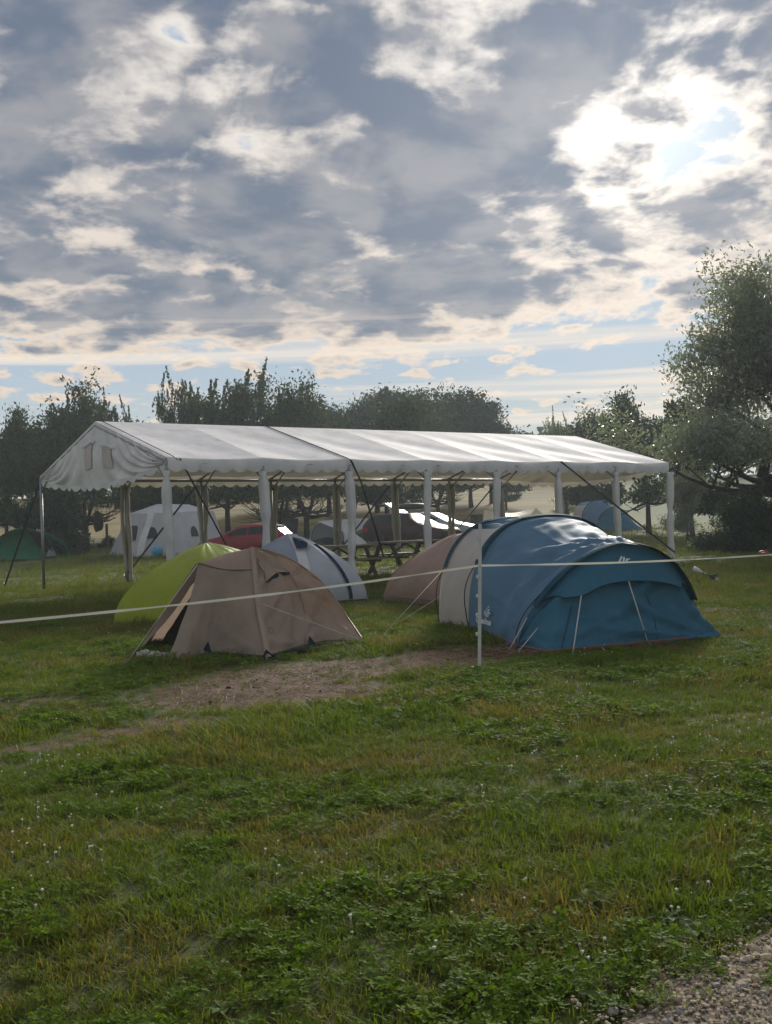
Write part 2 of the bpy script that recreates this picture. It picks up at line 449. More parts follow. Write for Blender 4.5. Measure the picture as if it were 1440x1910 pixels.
def lawn_mat():
    mt, b = new_mat('meadow_soil')
    p = wpos(b)
    at = b.n('ShaderNodeAttribute', attribute_name='mask'); mk = b.xyz(at.outputs['Vector'])
    dirt, ochre, green = mk[0], mk[1], mk[2]
    n1 = b.noise(p, .55, 5, .6); n2 = b.noise(p, 6, 6, .65); n3 = b.noise(p, 42, 4, .7)
    gr = b.mix(b.ss(n1, .35, .7), (.040, .062, .010), (.070, .080, .022))
    gr = b.mix(b.ss(n2, .45, .75), gr, (.072, .070, .026))
    gr = b.mix(b.ss(n3, .5, .8), gr, (.022, .038, .008))
    dc = b.mix(b.ss(n2, .35, .65), (.056, .026, .014), (.110, .058, .030))
    dc = b.mix(b.ss(n3, .52, .68), dc, (.15, .105, .062))
    dc = b.mix(b.ss(b.noise(p, 15, 4, .7), .56, .70), dc, (.030, .020, .015))
    dm = b.ss(b.math('ADD', dirt, b.math('MULTIPLY', b.math('SUBTRACT', n2, .5), .9)), .35, .62)
    c = b.mix(dm, gr, dc)
    of = b.mix(b.ss(n1, .3, .7), (.29, .20, .06), (.19, .15, .045))
    of = b.mix(b.ss(b.noise(b.vmath('MULTIPLY', p, (.05, .45, 0)), 1, 4), .4, .65), of, (.12, .115, .042))
    c = b.mix(ochre, c, of)
    c = b.mix(green, c, b.mix(n1, (.065, .105, .030), (.095, .14, .045)))
    h = b.math('ADD', b.math('MULTIPLY', n3, .5), n2)
    out(b, princ(b, c, .95, 0, .15, bump(b, h, .8, .03))); return mt
M['lawn'] = lawn_mat()
def blade_mat(name, c1, c2, dry, dry_amt, spec=.1):
    mt, b = new_mat(name)
    g = b.n('ShaderNodeNewGeometry'); oi = b.n('ShaderNodeObjectInfo')
    p = g.outputs['Position']
    n1 = b.noise(b.vmath('MULTIPLY', p, (1, 1, 0)), .75, 4, .6)
    n2 = b.noise(b.vmath('MULTIPLY', p, (1, 1, 0)), 3.2, 3, .6)
    k = b.math('ADD', b.math('MULTIPLY', g.outputs['Random Per Island'], .55), b.math('MULTIPLY', oi.outputs['Random'], .45))
    c = b.mix(k, c1, c2)
    df = b.math('MULTIPLY', b.math('ADD', b.ss(n1, .44, .62), b.ss(n2, .50, .70, 0, .6)), b.ss(g.outputs['Random Per Island'], .05, .6))
    c = b.mix(b.math('MULTIPLY', df, dry_amt, clamp=True), c, dry)
    s1 = princ(b, c, .7, 0, spec)
    tr = b.n('ShaderNodeBsdfTranslucent'); b.nt.links.new(b.vmath('MULTIPLY', c, (1.2, 1.3, .7)), tr.inputs[0])
    mx = b.n('ShaderNodeMixShader'); mx.inputs[0].default_value = .35
    b.nt.links.new(s1, mx.inputs[1]); b.nt.links.new(tr.outputs[0], mx.inputs[2])
    out(b, mx.outputs[0]); return mt
M['blade'] = blade_mat('grass_blade', (.070, .118, .007), (.155, .200, .016), (.23, .160, .050), .9)
M['clover'] = blade_mat('clover_leaf', (.070, .140, .010), (.135, .205, .022), (.13, .13, .03), .4, .03)
M['straw'] = simple('dry_straw', (.30, .24, .14), .8, 0, .2, .3, 5)
M['flower'] = simple('clover_flower_white', (.82, .81, .70), .8, 0, .2, .2, 40)
def pebble_mat():
    mt, b = new_mat('gravel_stone')
    r = b.n('ShaderNodeObjectInfo').outputs['Random']; n = b.noise(wpos(b), 120, 3, .6)
    c = b.mix(r, (.22, .17, .115), (.52, .44, .33)); c = b.mix(b.ss(b.math('FRACT', b.math('MULTIPLY', r, 7.3)), .7, .75), c, (.26, .245, .23))
    out(b, princ(b, b.vmath('SCALE', c, b.lin(n, .3, .7, .75, 1.2)), .9, 0, .1)); return mt
M['pebble'] = pebble_mat()
def gravel_mat():
    mt, b = new_mat('gravel_path')
    p = wpos(b)
    v = b.n('ShaderNodeTexVoronoi'); b.nt.links.new(p, v.inputs['Vector']); v.inputs['Scale'].default_value = 55
    n = b.noise(p, 9, 5, .6)
    c = b.mix(n, (.27, .215, .15), (.40, .335, .245))
    c = b.mix(b.ss(v.outputs['Distance'], .25, .6), c, (.11, .09, .068))
    out(b, princ(b, c, .95, 0, .15, bump(b, v.outputs['Distance'], -.8, .02))); return mt
M['gravel'] = gravel_mat()

# ------------------------------------------------------------------ ground
def axis(segs):
    a = []
    for lo, hi, st in segs:
        a += list(np.arange(lo, hi, st))
    return np.array(a + [segs[-1][1]])
gx = axis([(-900, -200, 70), (-200, -60, 10), (-60, -14, 2), (-14, 14, .22), (14, 60, 2), (60, 200, 10), (200, 900, 70)])
gy = axis([(-30, -2, 2), (-2, 18, .2), (18, 40, .6), (40, 130, 2), (130, 300, 12), (300, 890, 60)])
X, Y = np.meshgrid(gx, gy)
# worn earth between the tents (a soft chain of spots) and the gravel in the near right corner
DIRT = [(940, 1212, .55), (860, 1222, .7), (760, 1238, .85), (660, 1246, .95), (560, 1258, .95), (470, 1280, .85), (400, 1300, .7), (330, 1345, .55), (230, 1362, .5),
        (120, 1380, .45), (20, 1312, .35), (100, 1306, .3), (60, 1395, .4), (610, 1290, .6), (800, 1075, .5), (700, 1100, .5), (90, 1118, .9), (230, 1118, .6), (1270, 1062, .5)]
_dirt = [(gp(a, b), r) for a, b, r in DIRT]
def dirt_at(x, y):
    d = np.zeros_like(x, dtype=float)
    for i, (p, r) in enumerate(_dirt):
        k = .55 if i >= 14 else (.60 if i in (7, 8, 9, 10, 11, 12) else 1.0)
        d = np.maximum(d, k * np.exp(-(((x - p.x) / r) ** 2 + ((y - p.y) / (r * .9)) ** 2) * .9))
    return d
_pa, _pb = gp(1222, 1915), gp(1440, 1765)
_pd = (_pb - _pa); _pd.z = 0; _pd.normalize(); _pn = Vector((_pd.y, -_pd.x, 0))      # towards the path
def path_at(x, y):
    s = (x - _pa.x) * _pn.x + (y - _pa.y) * _pn.y
    t = (x - _pa.x) * _pd.x + (y - _pa.y) * _pd.y
    return s + .10 * (fbm(x, y, 3.0, 11) - .5) * 2 + .10 * np.sin(t * 1.9 + 1)
Z = gz(X, Y)
d_ = dirt_at(X, Y)
Z = Z - .012 * d_ + .012 * (fbm(X, Y, 4.0, 3) - .5) * (Y < 40)
edge = np.clip((Y + 4 * np.sin(X * .05) - 64) / 6, 0, 1)
grn = np.clip((X - 16 - 6 * np.sin(Y * .06)) / 8, 0, 1) * edge
grn = np.maximum(grn, edge * np.clip(1 - np.abs(Y - 70) / 5, 0, 1) * np.clip((X + 2) / 8, 0, 1) * .7)
me = bpy.data.meshes.new('ground')
nx_, ny_ = len(gx), len(gy)
vs = np.stack([X, Y, Z], -1).reshape(-1, 3)
ii, jj = np.meshgrid(np.arange(nx_ - 1), np.arange(ny_ - 1))
a_ = (jj * nx_ + ii).ravel()
me.from_pydata(vs.tolist(), [], np.stack([a_, a_ + 1, a_ + nx_ + 1, a_ + nx_], -1).tolist())
at = me.attributes.new('mask', 'FLOAT_VECTOR', 'POINT')
at.data.foreach_set('vector', np.stack([d_, edge * .95, grn], -1).reshape(-1).astype(np.float32))
tag(link('ground', me, M['lawn']), kind='structure')
# gravel path: strip 4-5 mm over the soil
nt_, ns_ = 70, 30
pv = []
for j in range(ns_):
    for i in range(nt_):
        s = -.12 + (j / (ns_ - 1)) * 2.7; t = -4 + 10 * i / (nt_ - 1)
        p = _pa + _pd * t + _pn * s
        w_ = float(path_at(np.array(p.x), np.array(p.y)))
        lift = .006 if (w_ > .02 and j < ns_ - 2) else -.03
        pv.append((p.x, p.y, float(gz(p.x, p.y)) + lift + .012))
tag(mesh('path', pv, grid_faces(nt_, ns_), M['gravel'], None, True), kind='structure')

# ------------------------------------------------------------------ marquee
MO = Vector((-3.909, 20.107, 2.66)); MTH = .652
MD = Vector((math.cos(MTH), math.sin(MTH), 0)); MW = Vector((-math.sin(MTH), math.cos(MTH), 0))
WID, RH, NB_ = 6.23, .93, 7
def mp(n, w_, z): return MO + MD * (2 * n) + MW * w_ + Vector((0, 0, z))
base = G3(MO.x, MO.y)
mq = thing('marquee', 'long white open sided marquee with a scalloped valance and curtained posts behind the tents', 'marquee', base)
def roof_z(w_): return RH * (1 - abs(w_ - WID / 2) / (WID / 2))
def roof_panel(n, side):
    ph = random.uniform(0, 6)
    A = .007 + .003 * n if side == 0 else .015
    def f(u, v):
        w_ = (WID / 2) * v if side == 0 else WID - (WID / 2) * v
        p = mp(n + u, w_, RH * v)
        sag = math.sin(PI * u) * (.035 + .02 * math.sin(PI * v)) * (1 - v ** 6)
        ridge_ = A * math.sin(PI * u) * math.sin((u * 1.4 + v * 2.2 + ph) * 5.0) * (1 - v) ** .5
        return p - Vector((0, 0, sag * (1 - v * .4) - ridge_ - .03))
    surf('roof_panel', f, 22, 18, M['pvc'], mq)
for n in range(NB_):
    roof_panel(n, 0); roof_panel(n, 1)
# eave valances with scallops
def valance(side, name='valance'):
    nsc, ns = 6, 8
    vs = []; N = NB_ * nsc * ns + 1; rows = 7
    w0 = -.025 if side == 0 else WID + .025
    for j in range(rows):
        for i in range(N):
            u = i / (nsc * ns)
            s = abs(math.sin(PI * i / ns))
            low = .205 + .065 * s
            k = j / (rows - 1)
            bulge = (.018 * math.sin(u * 11.3) + .012 * math.sin(u * 27 + 1)) * k + .02 * math.sin(PI * k)
            z = -low * k + .035 - .035 * math.sin(PI * (u % 1)) * (1 - .4 * k)
            vs.append(mp(u, w0 + (-bulge if side == 0 else bulge), z))
    return mesh(name, vs, grid_faces(N, rows), M['pvc_edge'], mq, True, True)
valance(0); valance(1)
# gable sheets with their sagging hems
def gable(n, outw):
    ph = random.uniform(0, 6)
    def f(u, v):
        w_ = WID * u
        top = roof_z(w_) + .02
        s = math.sin(PI * u)
        low = -.06 - .26 * s ** .8
        z = top * v + low * (1 - v)
        d = .05 * s * (1 - v) + .06 * s * math.sin(PI * v)
        fl = (1 - v) ** .5 * (.034 * math.sin(9 * abs(u - .5) * (1 + 2.2 * v) * 4 + ph) + .012 * math.sin(u * 50 + v * 6)) * (1 - .75 * math.exp(-((u - .55) / .16) ** 2))
        fl += .050 * math.sin(v * 10 + 8 * u) * s * (1 - v) * (abs(u - .5) * 2)
        return mp(n, w_, z) + MD * outw * (d + fl)
    surf('gable', f, 90, 26, M['pvc'], mq)
    nsc = 16; vs = []; N = nsc * 8 + 1
    for j in range(4):
        for i in range(N):
            u = i / (N - 1); k = j / 3
            p = f(u, 0)
            vs.append(p + MD * outw * (.008 + .01 * k * math.sin(u * 40)) - Vector((0, 0, k * (.05 + .075 * abs(math.sin(PI * i / 8)) ** .8)) if True else 0))
    mesh('gable_valance', vs, grid_faces(N, 4), M['pvc_edge'], mq, True, True)
    return f
gf = gable(0, -1.0)
gable(NB_, 1.0)
for u0, u1 in ((.345, .415), (.495, .560)):
    def mf(u, v, u0=u0, u1=u1):
        uu = u1 + (u0 - u1) * u
        vv = .26 + .42 * v
        return gf(uu, vv) - MD * .02
    wnd = surf('mock_window', mf, 8, 10, M['mock'], mq)
    def lf(u, v, u0=u0, u1=u1):
        return gf(u1 + .012 + (u0 - u1 - .03) * u, .66 + .06 * v) - MD * (.035 + .01 * math.sin(PI * v))
    fl = surf('window_flap', lf, 8, 4, M['pvc_edge'], mq)
# frame
for n in range(NB_ + 1):
    for side in (0, 1):
        w0 = 0 if side == 0 else WID
        tube('rafter', [mp(n, w0, -.05), mp(n, WID / 2, RH - .06)], .028, M['steel'], mq)
        if 0 < n < NB_ or side == 0 or True:
            tube('knee_brace', [mp(n, w0 + (.05 if side == 0 else -.05), -.34), mp(n, w0 + (.75 if side == 0 else -.75), .14)], .02, M['steel'], mq, 6)
for side in (0, 1):
    w0 = 0 if side == 0 else WID
    for n in range(NB_):
        tube('eave_beam', [mp(n + .01, w0, -.09), mp(n + .99, w0, -.09)], .035, M['steel'], mq)
        tube('purlin', [mp(n + .01, WID * (.25 if side == 0 else .75), RH / 2 - .07), mp(n + .99, WID * (.25 if side == 0 else .75), RH / 2 - .07)], .02, M['steel'], mq, 6)
for n in range(NB_):
    tube('ridge_bar', [mp(n + .01, WID / 2, RH - .05), mp(n + .99, WID / 2, RH - .05)], .03, M['steel'], mq)
def curtain(p, q, n, mat, parent, fat=.085):
    """a rolled side curtain tied along its post"""
    pts, rad = [], []
    ph = random.uniform(0, 6)
    K = 22
    for i in range(K):
        t = i / (K - 1)
        c = p.lerp(q, t)
        tie = math.exp(-((t - .78) / .03) ** 2) + math.exp(-((t - .05) / .04) ** 2) + .8 * math.exp(-((t - .45) / .03) ** 2)
        r = fat * (1.0 - .32 * t) * (1 - .38 * tie) + .012 * math.sin(t * 9 + ph) + .008 * math.sin(t * 23 + ph)
        pts.append(c + MD * (.030 * math.sin(t * 5 + ph) * (1 - t * .3)) - MW * .03); rad.append(max(r, .035))
    vs, fs = tube_mesh(pts, rad, 14)
    vs = [v + MD * .012 * math.sin(k % 14 * 1.8 + ph) for k, v in enumerate(vs)]
    o = mesh('curtain', vs, fs, mat, parent, True, True)
    bpts = [pts[17] + (MD * math.cos(a) + MW * math.sin(a)) * (rad[17] + .006) for a in np.linspace(0, 2 * PI, 13)]
    return o
for n in range(NB_ + 1):
    for side in (0, 1):
        w0 = 0 if side == 0 else WID
        t = mp(n, w0, -.02); g = G3(t.x, t.y, -.05)
        po = tube('post', [g, t], .033, M['steel'], mq)
        foot = box('foot_plate', (g.x, g.y, g.z + .055), (.16, .16, .012), M['steel'], po, None, True) if False else None
        if side == 0:
            curtain(t + Vector((0, 0, -.20)), Vector((g.x, g.y, g.z + .10)), n, M['sleeve'], mq, .098 if n not in (4, 7) else .105)
        elif n > 0:
            curtain(t + Vector((0, 0, -.18)) + MD * .07, Vector((g.x, g.y, g.z + .10)) + MD * .06, n, M['sleeve_shade'], mq, .062)
            curtain(t + Vector((0, 0, -.18)) - MD * .10, Vector((g.x, g.y, g.z + .35)) - MD * .05, n, M['sleeve_shade'], mq, .042)
# webbing straps over the roof and down to the pegs
def strap(pts, wid=.038):
    pts = [Vector(p) for p in pts]
    vs, fs = [], []
    q = cr_curve(pts) if False else None
    for a, b in zip(pts, pts[1:]):
        d = (b - a).normalized(); s = d.cross((CAM - a).normalized()).normalized() if False else d.cross(Vector((.35, .9, .25))).normalized()
        n_ = d.cross(s).normalized()
        i = len(vs)
        for p in (a, b):
            vs += [p + s * wid / 2 + n_ * .004, p - s * wid / 2 + n_ * .004, p - s * wid / 2 - n_ * .004, p + s * wid / 2 - n_ * .004]
        fs += [(i + k, i + (k + 1) % 4, i + 4 + (k + 1) % 4, i + 4 + k) for k in range(4)] + [(i + 3, i + 2, i + 1, i), (i + 4, i + 5, i + 6, i + 7)]
    return mesh('strap', vs, fs, M['strap'], mq, False, True)
def on_roof(n): return [mp(n, WID / 2 * k, RH * k + .042) for k in (1, .8, .6, .4, .2, 0)]
def spike(p, lean):
    return tube('ground_peg', [p - lean * .25, p + lean * .12], .014, M['steel'], mq, 6)
s0 = gp(462, 1092); strap(on_roof(.07) + [mp(.10, -.05, -.02)], .014); strap([mp(.12, -.06, 0), s0]); spike(s0, Vector((-.3, .2, 1)))
s2 = gp(735, 1052); strap(on_roof(2.0) + [mp(2.02, -.05, 0)], .018)
strap([mp(2.02, -.05, 0), mp(2.12, -.10, -.45), mp(2.75, .9, -2.0)])
for n, gpx in ((0, (8, 1095)), (2, (232, 1078)), (5, (618, 1047)), (7, (838, 1006))):
    p = gp(*gpx); strap([mp(n, WID, -.06), p], .045); spike(p, Vector((-.2, .3, 1)))
pe = px(1262, 1033, 26.3); ge = G3(pe.x + .12, pe.y - .05, -.2)
strap([mp(5.03, -.05, .02), pe], .042)
tube('ground_peg', [ge, pe + Vector((-.02, 0, .04))], .018, M['steel'], mq, 6)

# ------------------------------------------------------------------ picnic tables under it
def picnic_table(a, b, label):
    c = (a + b) / 2; c.z = float(gz(c.x, c.y))
    L = (b - a).length; d = (b - a).normalized()
    t = thing('picnic_table', label, 'picnic table', c, math.atan2(d.y, d.x), 'picnic tables under the marquee')
    for k in range(5):
        box('tabletop_plank', (0, -.30 + .15 * k, .745 + .002 * (k % 2)), (L, .138, .042), M['woodtop'], t, None, False, .005)
    for s in (-1, 1):
        for k in range(2):
            box('bench_plank', (0, s * (.66 + .15 * k), .44), (L * .84, .138, .04), M['woodtop'], t, None, False, .005)
    for e in (-1, 1):
        for s in (-1, 1):
            v = [Vector((e * L * .33, s * .22, .72)), Vector((e * L * .33, s * .72, -.03))]
            vs, fs = box_mesh(0, 0, 0, .05, .10, (v[1] - v[0]).length, Vector((0, 0, 1)).rotation_difference((v[1] - v[0]).normalized()).to_matrix())
            vs = [p + (v[0] + v[1]) / 2 for p in vs]; mesh('leg', vs, fs, M['wood'], t)
        box('bench_bearer', (e * L * .33 + .051, 0, .395), (.05, 1.62, .05), M['wood'], t)
        box('top_bearer', (e * L * .33 + .051, 0, .70), (.05, .68, .045), M['wood'], t)
    vs, fs = tube_mesh([(-L * .33, 0, .38), (0, 0, .70)], .025, 6); v2, f2 = tube_mesh([(L * .33, 0, .38), (0, 0, .70)], .025, 6)
    mesh('cross_strut', *join([(vs, fs), (v2, f2)]), M['wood'], t)
    return t
q1 = px(560, 1024, 25.6); q2 = px(695, 1020, 26.6); q3 = px(700, 1020, 26.7); q4 = px(812, 1014, 27.8)
for q in (q1, q2, q3, q4): q.z = 0
picnic_table(q1, q2, 'left one of two wooden picnic tables, partly behind the pale blue tent')
picnic_table(q3, q4, 'right one of two wooden picnic tables, beside the rose tan tent')

# ------------------------------------------------------------------ big blue tunnel tent
def arch(L, Rr, H, p, q, p2=None):
    def f(t):
        c = math.cos(PI * t); s = max(math.sin(PI * t), 0.0)
        x = .5 - .5 * math.copysign(abs(c) ** (p if c > 0 or p2 is None else p2), c)
        b = L.lerp(Rr, x); return Vector((b.x, b.y, b.z + H * s ** q))
    return f
F0 = gp(875, 1177); ax = Vector((-.25, .97, 0)).normalized(); wx = Vector((.965, .262, 0)).normalized()
bl = thing('tunnel_tent', 'large blue tunnel tent with a grey rear section, behind the white fence post', 'tent', G3(2.1, 13.0))
aM = arch(F0, F0 + wx * 2.14, 1.385, .78, .78)
Lr = gp(820, 1168); aR = arch(Lr, Lr + wx * 2.10, 1.36, .76, .76)
Lf = gp(965, 1207); _aF = arch(Lf, Lf + wx * 2.10, 1.045, 1.22, 1.15, .92)
def aF(t): return _aF(t) + wx * .15 * max(math.sin(PI * t), 0) ** 1.15
Lb = Lr + ax * 1.1; aB = arch(Lb + wx * .65, Lb + wx * 1.75, .30, .9, .9)
def loft(a, b, t0, t1, sag, tb0=None, tb1=None):
    def f(u, v):
        t = t0 + (t1 - t0) * v
        tb = t if tb0 is None else tb0 + (tb1 - tb0) * v
        p = a(t).lerp(b(tb), u)
        c = a(.5).lerp(b(.5), .5); c.z = .35
        return p + (c - p).normalized() * sag * math.sin(PI * u) * (math.sin(PI * min(max(t, 0), 1)) ** .5)
    return f
W1 = folds([(1, .40, 1.6, .6), (1, .56, 2.2, .6), (0, .1, .5, .4), (1, .1, .9, .5), (0, .7, .8, .5)], 13, .085)
body = loft(aM, aF, .0, 1.0, .07)
def Wb(u, v):
    k = math.exp(-((v - .50) / .14) ** 2) * u ** .6 * (1 - u * .25)
    return min(1, (1 - u) * 9, .15 + u * 9) * (W1(u, v) * .45 +   .011 * k * math.sin(105 * v + 5 * u + 2 * math.sin(4 * u)) + .014 * math.exp(-((v - .22) / .12) ** 2) * math.sin(26 * u + 14 * v))
surf('body_panel', body, 50, 150, M['blue'], bl, Wb)
W2 = folds([(0, 0, .6, .5), (1, 1, .6, .5), (0, 1, .6, .4)], 8, .035)
surf('rear_wall', loft(aR, aM, 0, .345, .03), 20, 30, M['warmgrey'], bl, W2)
surf('rear_wall', loft(aR, aM, .655, 1, .03), 20, 30, M['warmgrey'], bl, W2)
surf('side_band', loft(aR, aM, .345, .385, .03), 20, 5, M['teal'], bl)
surf('side_band', loft(aR, aM, .615, .655, .03), 20, 5, M['teal'], bl)
W3 = folds([(0, .1, 1.2, .7), (1, .9, 1.2, .6), (0, .9, 1, .6)], 9, .05)
surf('roof_panel', loft(aR, aM, .385, .615, .05), 26, 22, M['bluelight'], bl, W3)
surf('rear_panel', loft(aB, aR, 0, 1, .02), 16, 40, M['warmgrey'], bl, folds([(1, .5, .5, .4)], 6, .05))
def sleeve(a, t0, t1, back, fwd, mat=M['teal'], name='pole_sleeve', h=.018):
    c = a(.5).copy(); c.z = .3
    def f(u, v):
        t = t0 + (t1 - t0) * v; p = a(t)
        n = (p - c).normalized()
        return p + n * (h * math.sin(PI * min(max(u, .12), .88))) + ax * (back * u - fwd * (1 - u))
    return surf(name, f, 6, 50, mat, bl)
sleeve(aR, .15, .85, .03, .08); sleeve(aM, .17, .83, .04, .11); sleeve(aF, .15, .86, .04, .12)
def poleside(a, t0, t1, outw, n=10):
    tube('pole', [a(t0 + (t1 - t0) * i / n) + wx * outw * math.sin(PI * i / n) for i in range(n + 1)], .0075, M['pole'], bl, 6)
poleside(aR, 0.0, .15, -.05); poleside(aM, .0, .17, -.07); poleside(aF, .0, .21, -.06); poleside(aF, .84, 1.0, .05); poleside(aM, .83, 1, .05)
# porch front
F1 = gp(1020, 1218); F2 = gp(1348, 1187); Rf = aF(1.0)
def gline(t):
    if t < .20: return Lf.lerp(F1, t / .20)
    if t < .86: return F1.lerp(F2, (t - .20) / .66)
    return F2.lerp(Rf, (t - .86) / .14)
def tmap(t):       # ground parameter -> arch parameter
    return t if False else (.30 * t / .20 if t < .20 else .30 + (t - .20) / .66 * .41 if t < .86 else .71 + (t - .86) / .14 * .29)
fdir = Vector((wx.y, -wx.x, 0))
def front(u, v):       # u along, v 0 ground .. 1 arch
    g = gline(u); a = aF(tmap(u))
    p = g.lerp(a, v)
    p = p - fdir * .07 * math.sin(PI * v) * (.5 + .5 * u); p.z -= .02 * math.sin(PI * v)
    if u > .62:
        p += (a - g) * .02 * 0 - wx * (.05 * math.sin(PI * v) * min((u - .62) / .2, 1) * (1 if u < .9 else (1 - u) / .1))
    return p + fdir * .012
W4 = folds([(.86, 0, 2.2, .45), (.8, 1, 2.6, .5), (.2, 0, .9, .4), (.5, 1, .7, .4), (.62, 0, .9, .4)], 12, .05)
surf('porch_panel', front, 90, 36, M['petrol'], bl, lambda u, v: W4(u, v) * min(1, (1 - v) * 7))
def facet(u, v): return front(.197 + .055 * u * (1 - v) + .02 * u, v * .62) + fdir * .008
def hood(u, v):
    uu = .10 + .83 * u
    depth = .30 + .06 * math.exp(-((u - .22) / .09) ** 2) + .05 * math.sin(PI * u)
    edge_ = min(1, u / .12, (1 - u) / .12)
    k = 1 - v * depth * edge_
    return front(uu, k) + fdir * (.012 + .085 * v * edge_) - Vector((0, 0, .012 * v))
surf('porch_hood', hood, 60, 12, M['petrol'], bl, folds([(.25, 1, .8, .4), (.55, 1, .8, .4)], 8, .02))
seam = [hood(i / 50, 1.0) + fdir * .004 for i in range(51)]
tube('hood_hem', seam, .006, M['teal'], bl, 5)
tube('door_seam', [front(.60 + .02 * math.sin(3 * i / 16), .02 + .6 * i / 16) + fdir * .006 for i in range(17)], .005, M['teal'], bl, 5)
tube('door_seam', [front(.245 + .02 * i / 16, .0 + .5 * i / 16) + fdir * .008 for i in range(17)], .005, M['teal'], bl, 5)
tr = [aM(0).lerp(aF(0), i / 14) + Vector((-.012, 0, .028 + .02 * math.sin(PI * i / 14))) for i in range(15)] + [gline(i / 40 * .72) + fdir * .02 + Vector((0, 0, .022)) for i in range(41)]
tube('red_hem', tr, .008, M['red_trim'], bl, 6)
def guy(parent, a, b, r=.0045, mat=None): return tube('guy_line', [a, b], r, mat or M['cord'], parent, 6)
def pegs(parent, p): return tube('tent_peg', [p + Vector((0, 0, -.08)), p + Vector((.01, -.01, .03))], .006, M['steel'], parent, 6)
for (u, gpx) in ((.22, (1068, 1221)), (.515, (1210, 1203))):
    p = gp(*gpx); guy(bl, hood(u, 1.0) + fdir * .005, p, .0065); pegs(bl, p)
for (t, gpx) in ((.11, (950, 1212)), (.17, (967, 1215))):
    p = gp(*gpx); a = aF(t) if t < .15 else front(.13, .42); guy(bl, a, p, .005); pegs(bl, p)
pq = gp(708, 1192); guy(bl, aR(.145), pq, .0035); guy(bl, aR(.06), gp(722, 1175), .003); pegs(bl, pq)
# print on the side and on the hood: outline shapes laid a few millimetres over the cloth
def text_pts(txt, size=1.0):
    cu_ = bpy.data.curves.new('lettering', 'FONT'); cu_.body = txt; cu_.size = size; cu_.offset = .0035 * (size / .09); cu_.resolution_u = 3
    ob = bpy.data.objects.new('lettering', cu_); C.objects.link(ob)
    dg = bpy.context.evaluated_depsgraph_get(); me_ = ob.evaluated_get(dg).to_mesh()
    vs_ = [v.co.copy() for v in me_.vertices]; fs_ = [tuple(p.vertices) for p in me_.polygons]
    ob.evaluated_get(dg).to_mesh_clear(); bpy.data.objects.remove(ob); bpy.data.curves.remove(cu_)
    return vs_, fs_
def pix(p):
    d = p - CAM; z = d.dot(FW); return 720 + FPX * d.dot(RT) / z, 955 - FPX * d.dot(UP) / z
def find_uv(fn, x, y, u0=0.0, u1=1.0, v0=0.0, v1=1.0, n=60):
    best = None
    for i in range(n + 1):
        for j in range(n + 1):
            u, v = u0 + (u1 - u0) * i / n, v0 + (v1 - v0) * j / n
            a, b = pix(fn(u, v)); d = (a - x) ** 2 + (b - y) ** 2
            if best is None or d < best[0]: best = (d, u, v)
    return best[1], best[2]
def print_frame(fn, u, v, lift):
    o = fn(u, v); n = (fn(u + .01, v) - fn(u - .01, v)).cross(fn(u, v + .01) - fn(u, v - .01)).normalized()
    if n.dot(CAM - o) < 0: n = -n
    ux = Vector((0, 0, 1)).cross(n).normalized()
    vy = n.cross(ux).normalized()
    return lambda x, y: o + ux * x + vy * y + n * lift
def body_print_old(x, y):   # print space in metres, origin at left of text on the left side wall
    o = body(.26, .115); ux = (body(.30, .115) - body(.22, .115)).normalized(); vy = (body(.26, .135) - body(.26, .095)).normalized()
    n = ux.cross(vy).normalized()
    if n.dot(CAM - o) < 0: n = -n
    return o + ux * x + vy * y + n * .022
bu, bv = find_uv(body, 908, 1163, .05, .9, .02, .3)
body_print = print_frame(body, bu, bv, .03)
EMB = [[(0, .30), (.10, .22), (.62, .95), (.80, .98), (.78, .88), (.70, .86)],
       [(.14, .14), (.26, .06), (.66, .66), (.92, .74), (.88, .60), (.76, .56)],
       [(.36, .02), (.50, -.06), (.70, .34), (.84, .30), (.96, .20), (1.0, .40), (.72, .50)],
       [(.62, .06), (.74, -.02), (.84, .14), (.78, .22)]]
def polyprint(name, polys, place, mat, parent):
    vs, fs = [], []
    for p in polys:
        b = len(vs); vs += [place(x, y) for x, y in p]; fs.append(tuple(range(b, b + len(p))))
    return mesh(name, vs, fs, mat, parent, False, True)
polyprint('emblem', [[(-.06 + x * .24, .085 + y * .13) for x, y in p] for p in EMB], body_print, M['print'], bl)
tv, tf = text_pts('Quechua', .092)
mesh('lettering', [body_print((v.x - .19) * 1.75, v.y - .0) for v in tv], tf, M['print'], bl, False, True)
def hood_print(x, y):
    o = hood(.50, .50); ux = (hood(.54, .50) - hood(.46, .50)).normalized(); vy = (hood(.50, .42) - hood(.50, .58)).normalized()
    return o + ux * x + vy * y + fdir * .02
EMB2 = [[(0, 0), (.16, 0), (.42, .62), (.38, .78), (.30, .70)], [(.34, .05), (.48, .0), (.62, .50), (.56, .66), (.46, .58)], [(.56, .06), (.66, -.02), (.84, .30), (.96, .28), (1.0, .38), (.80, .44), (.66, .40)]]
polyprint('emblem', [[(x * .16 - .06, y * .10) for x, y in p] for p in EMB2], hood_print, M['print'], bl)

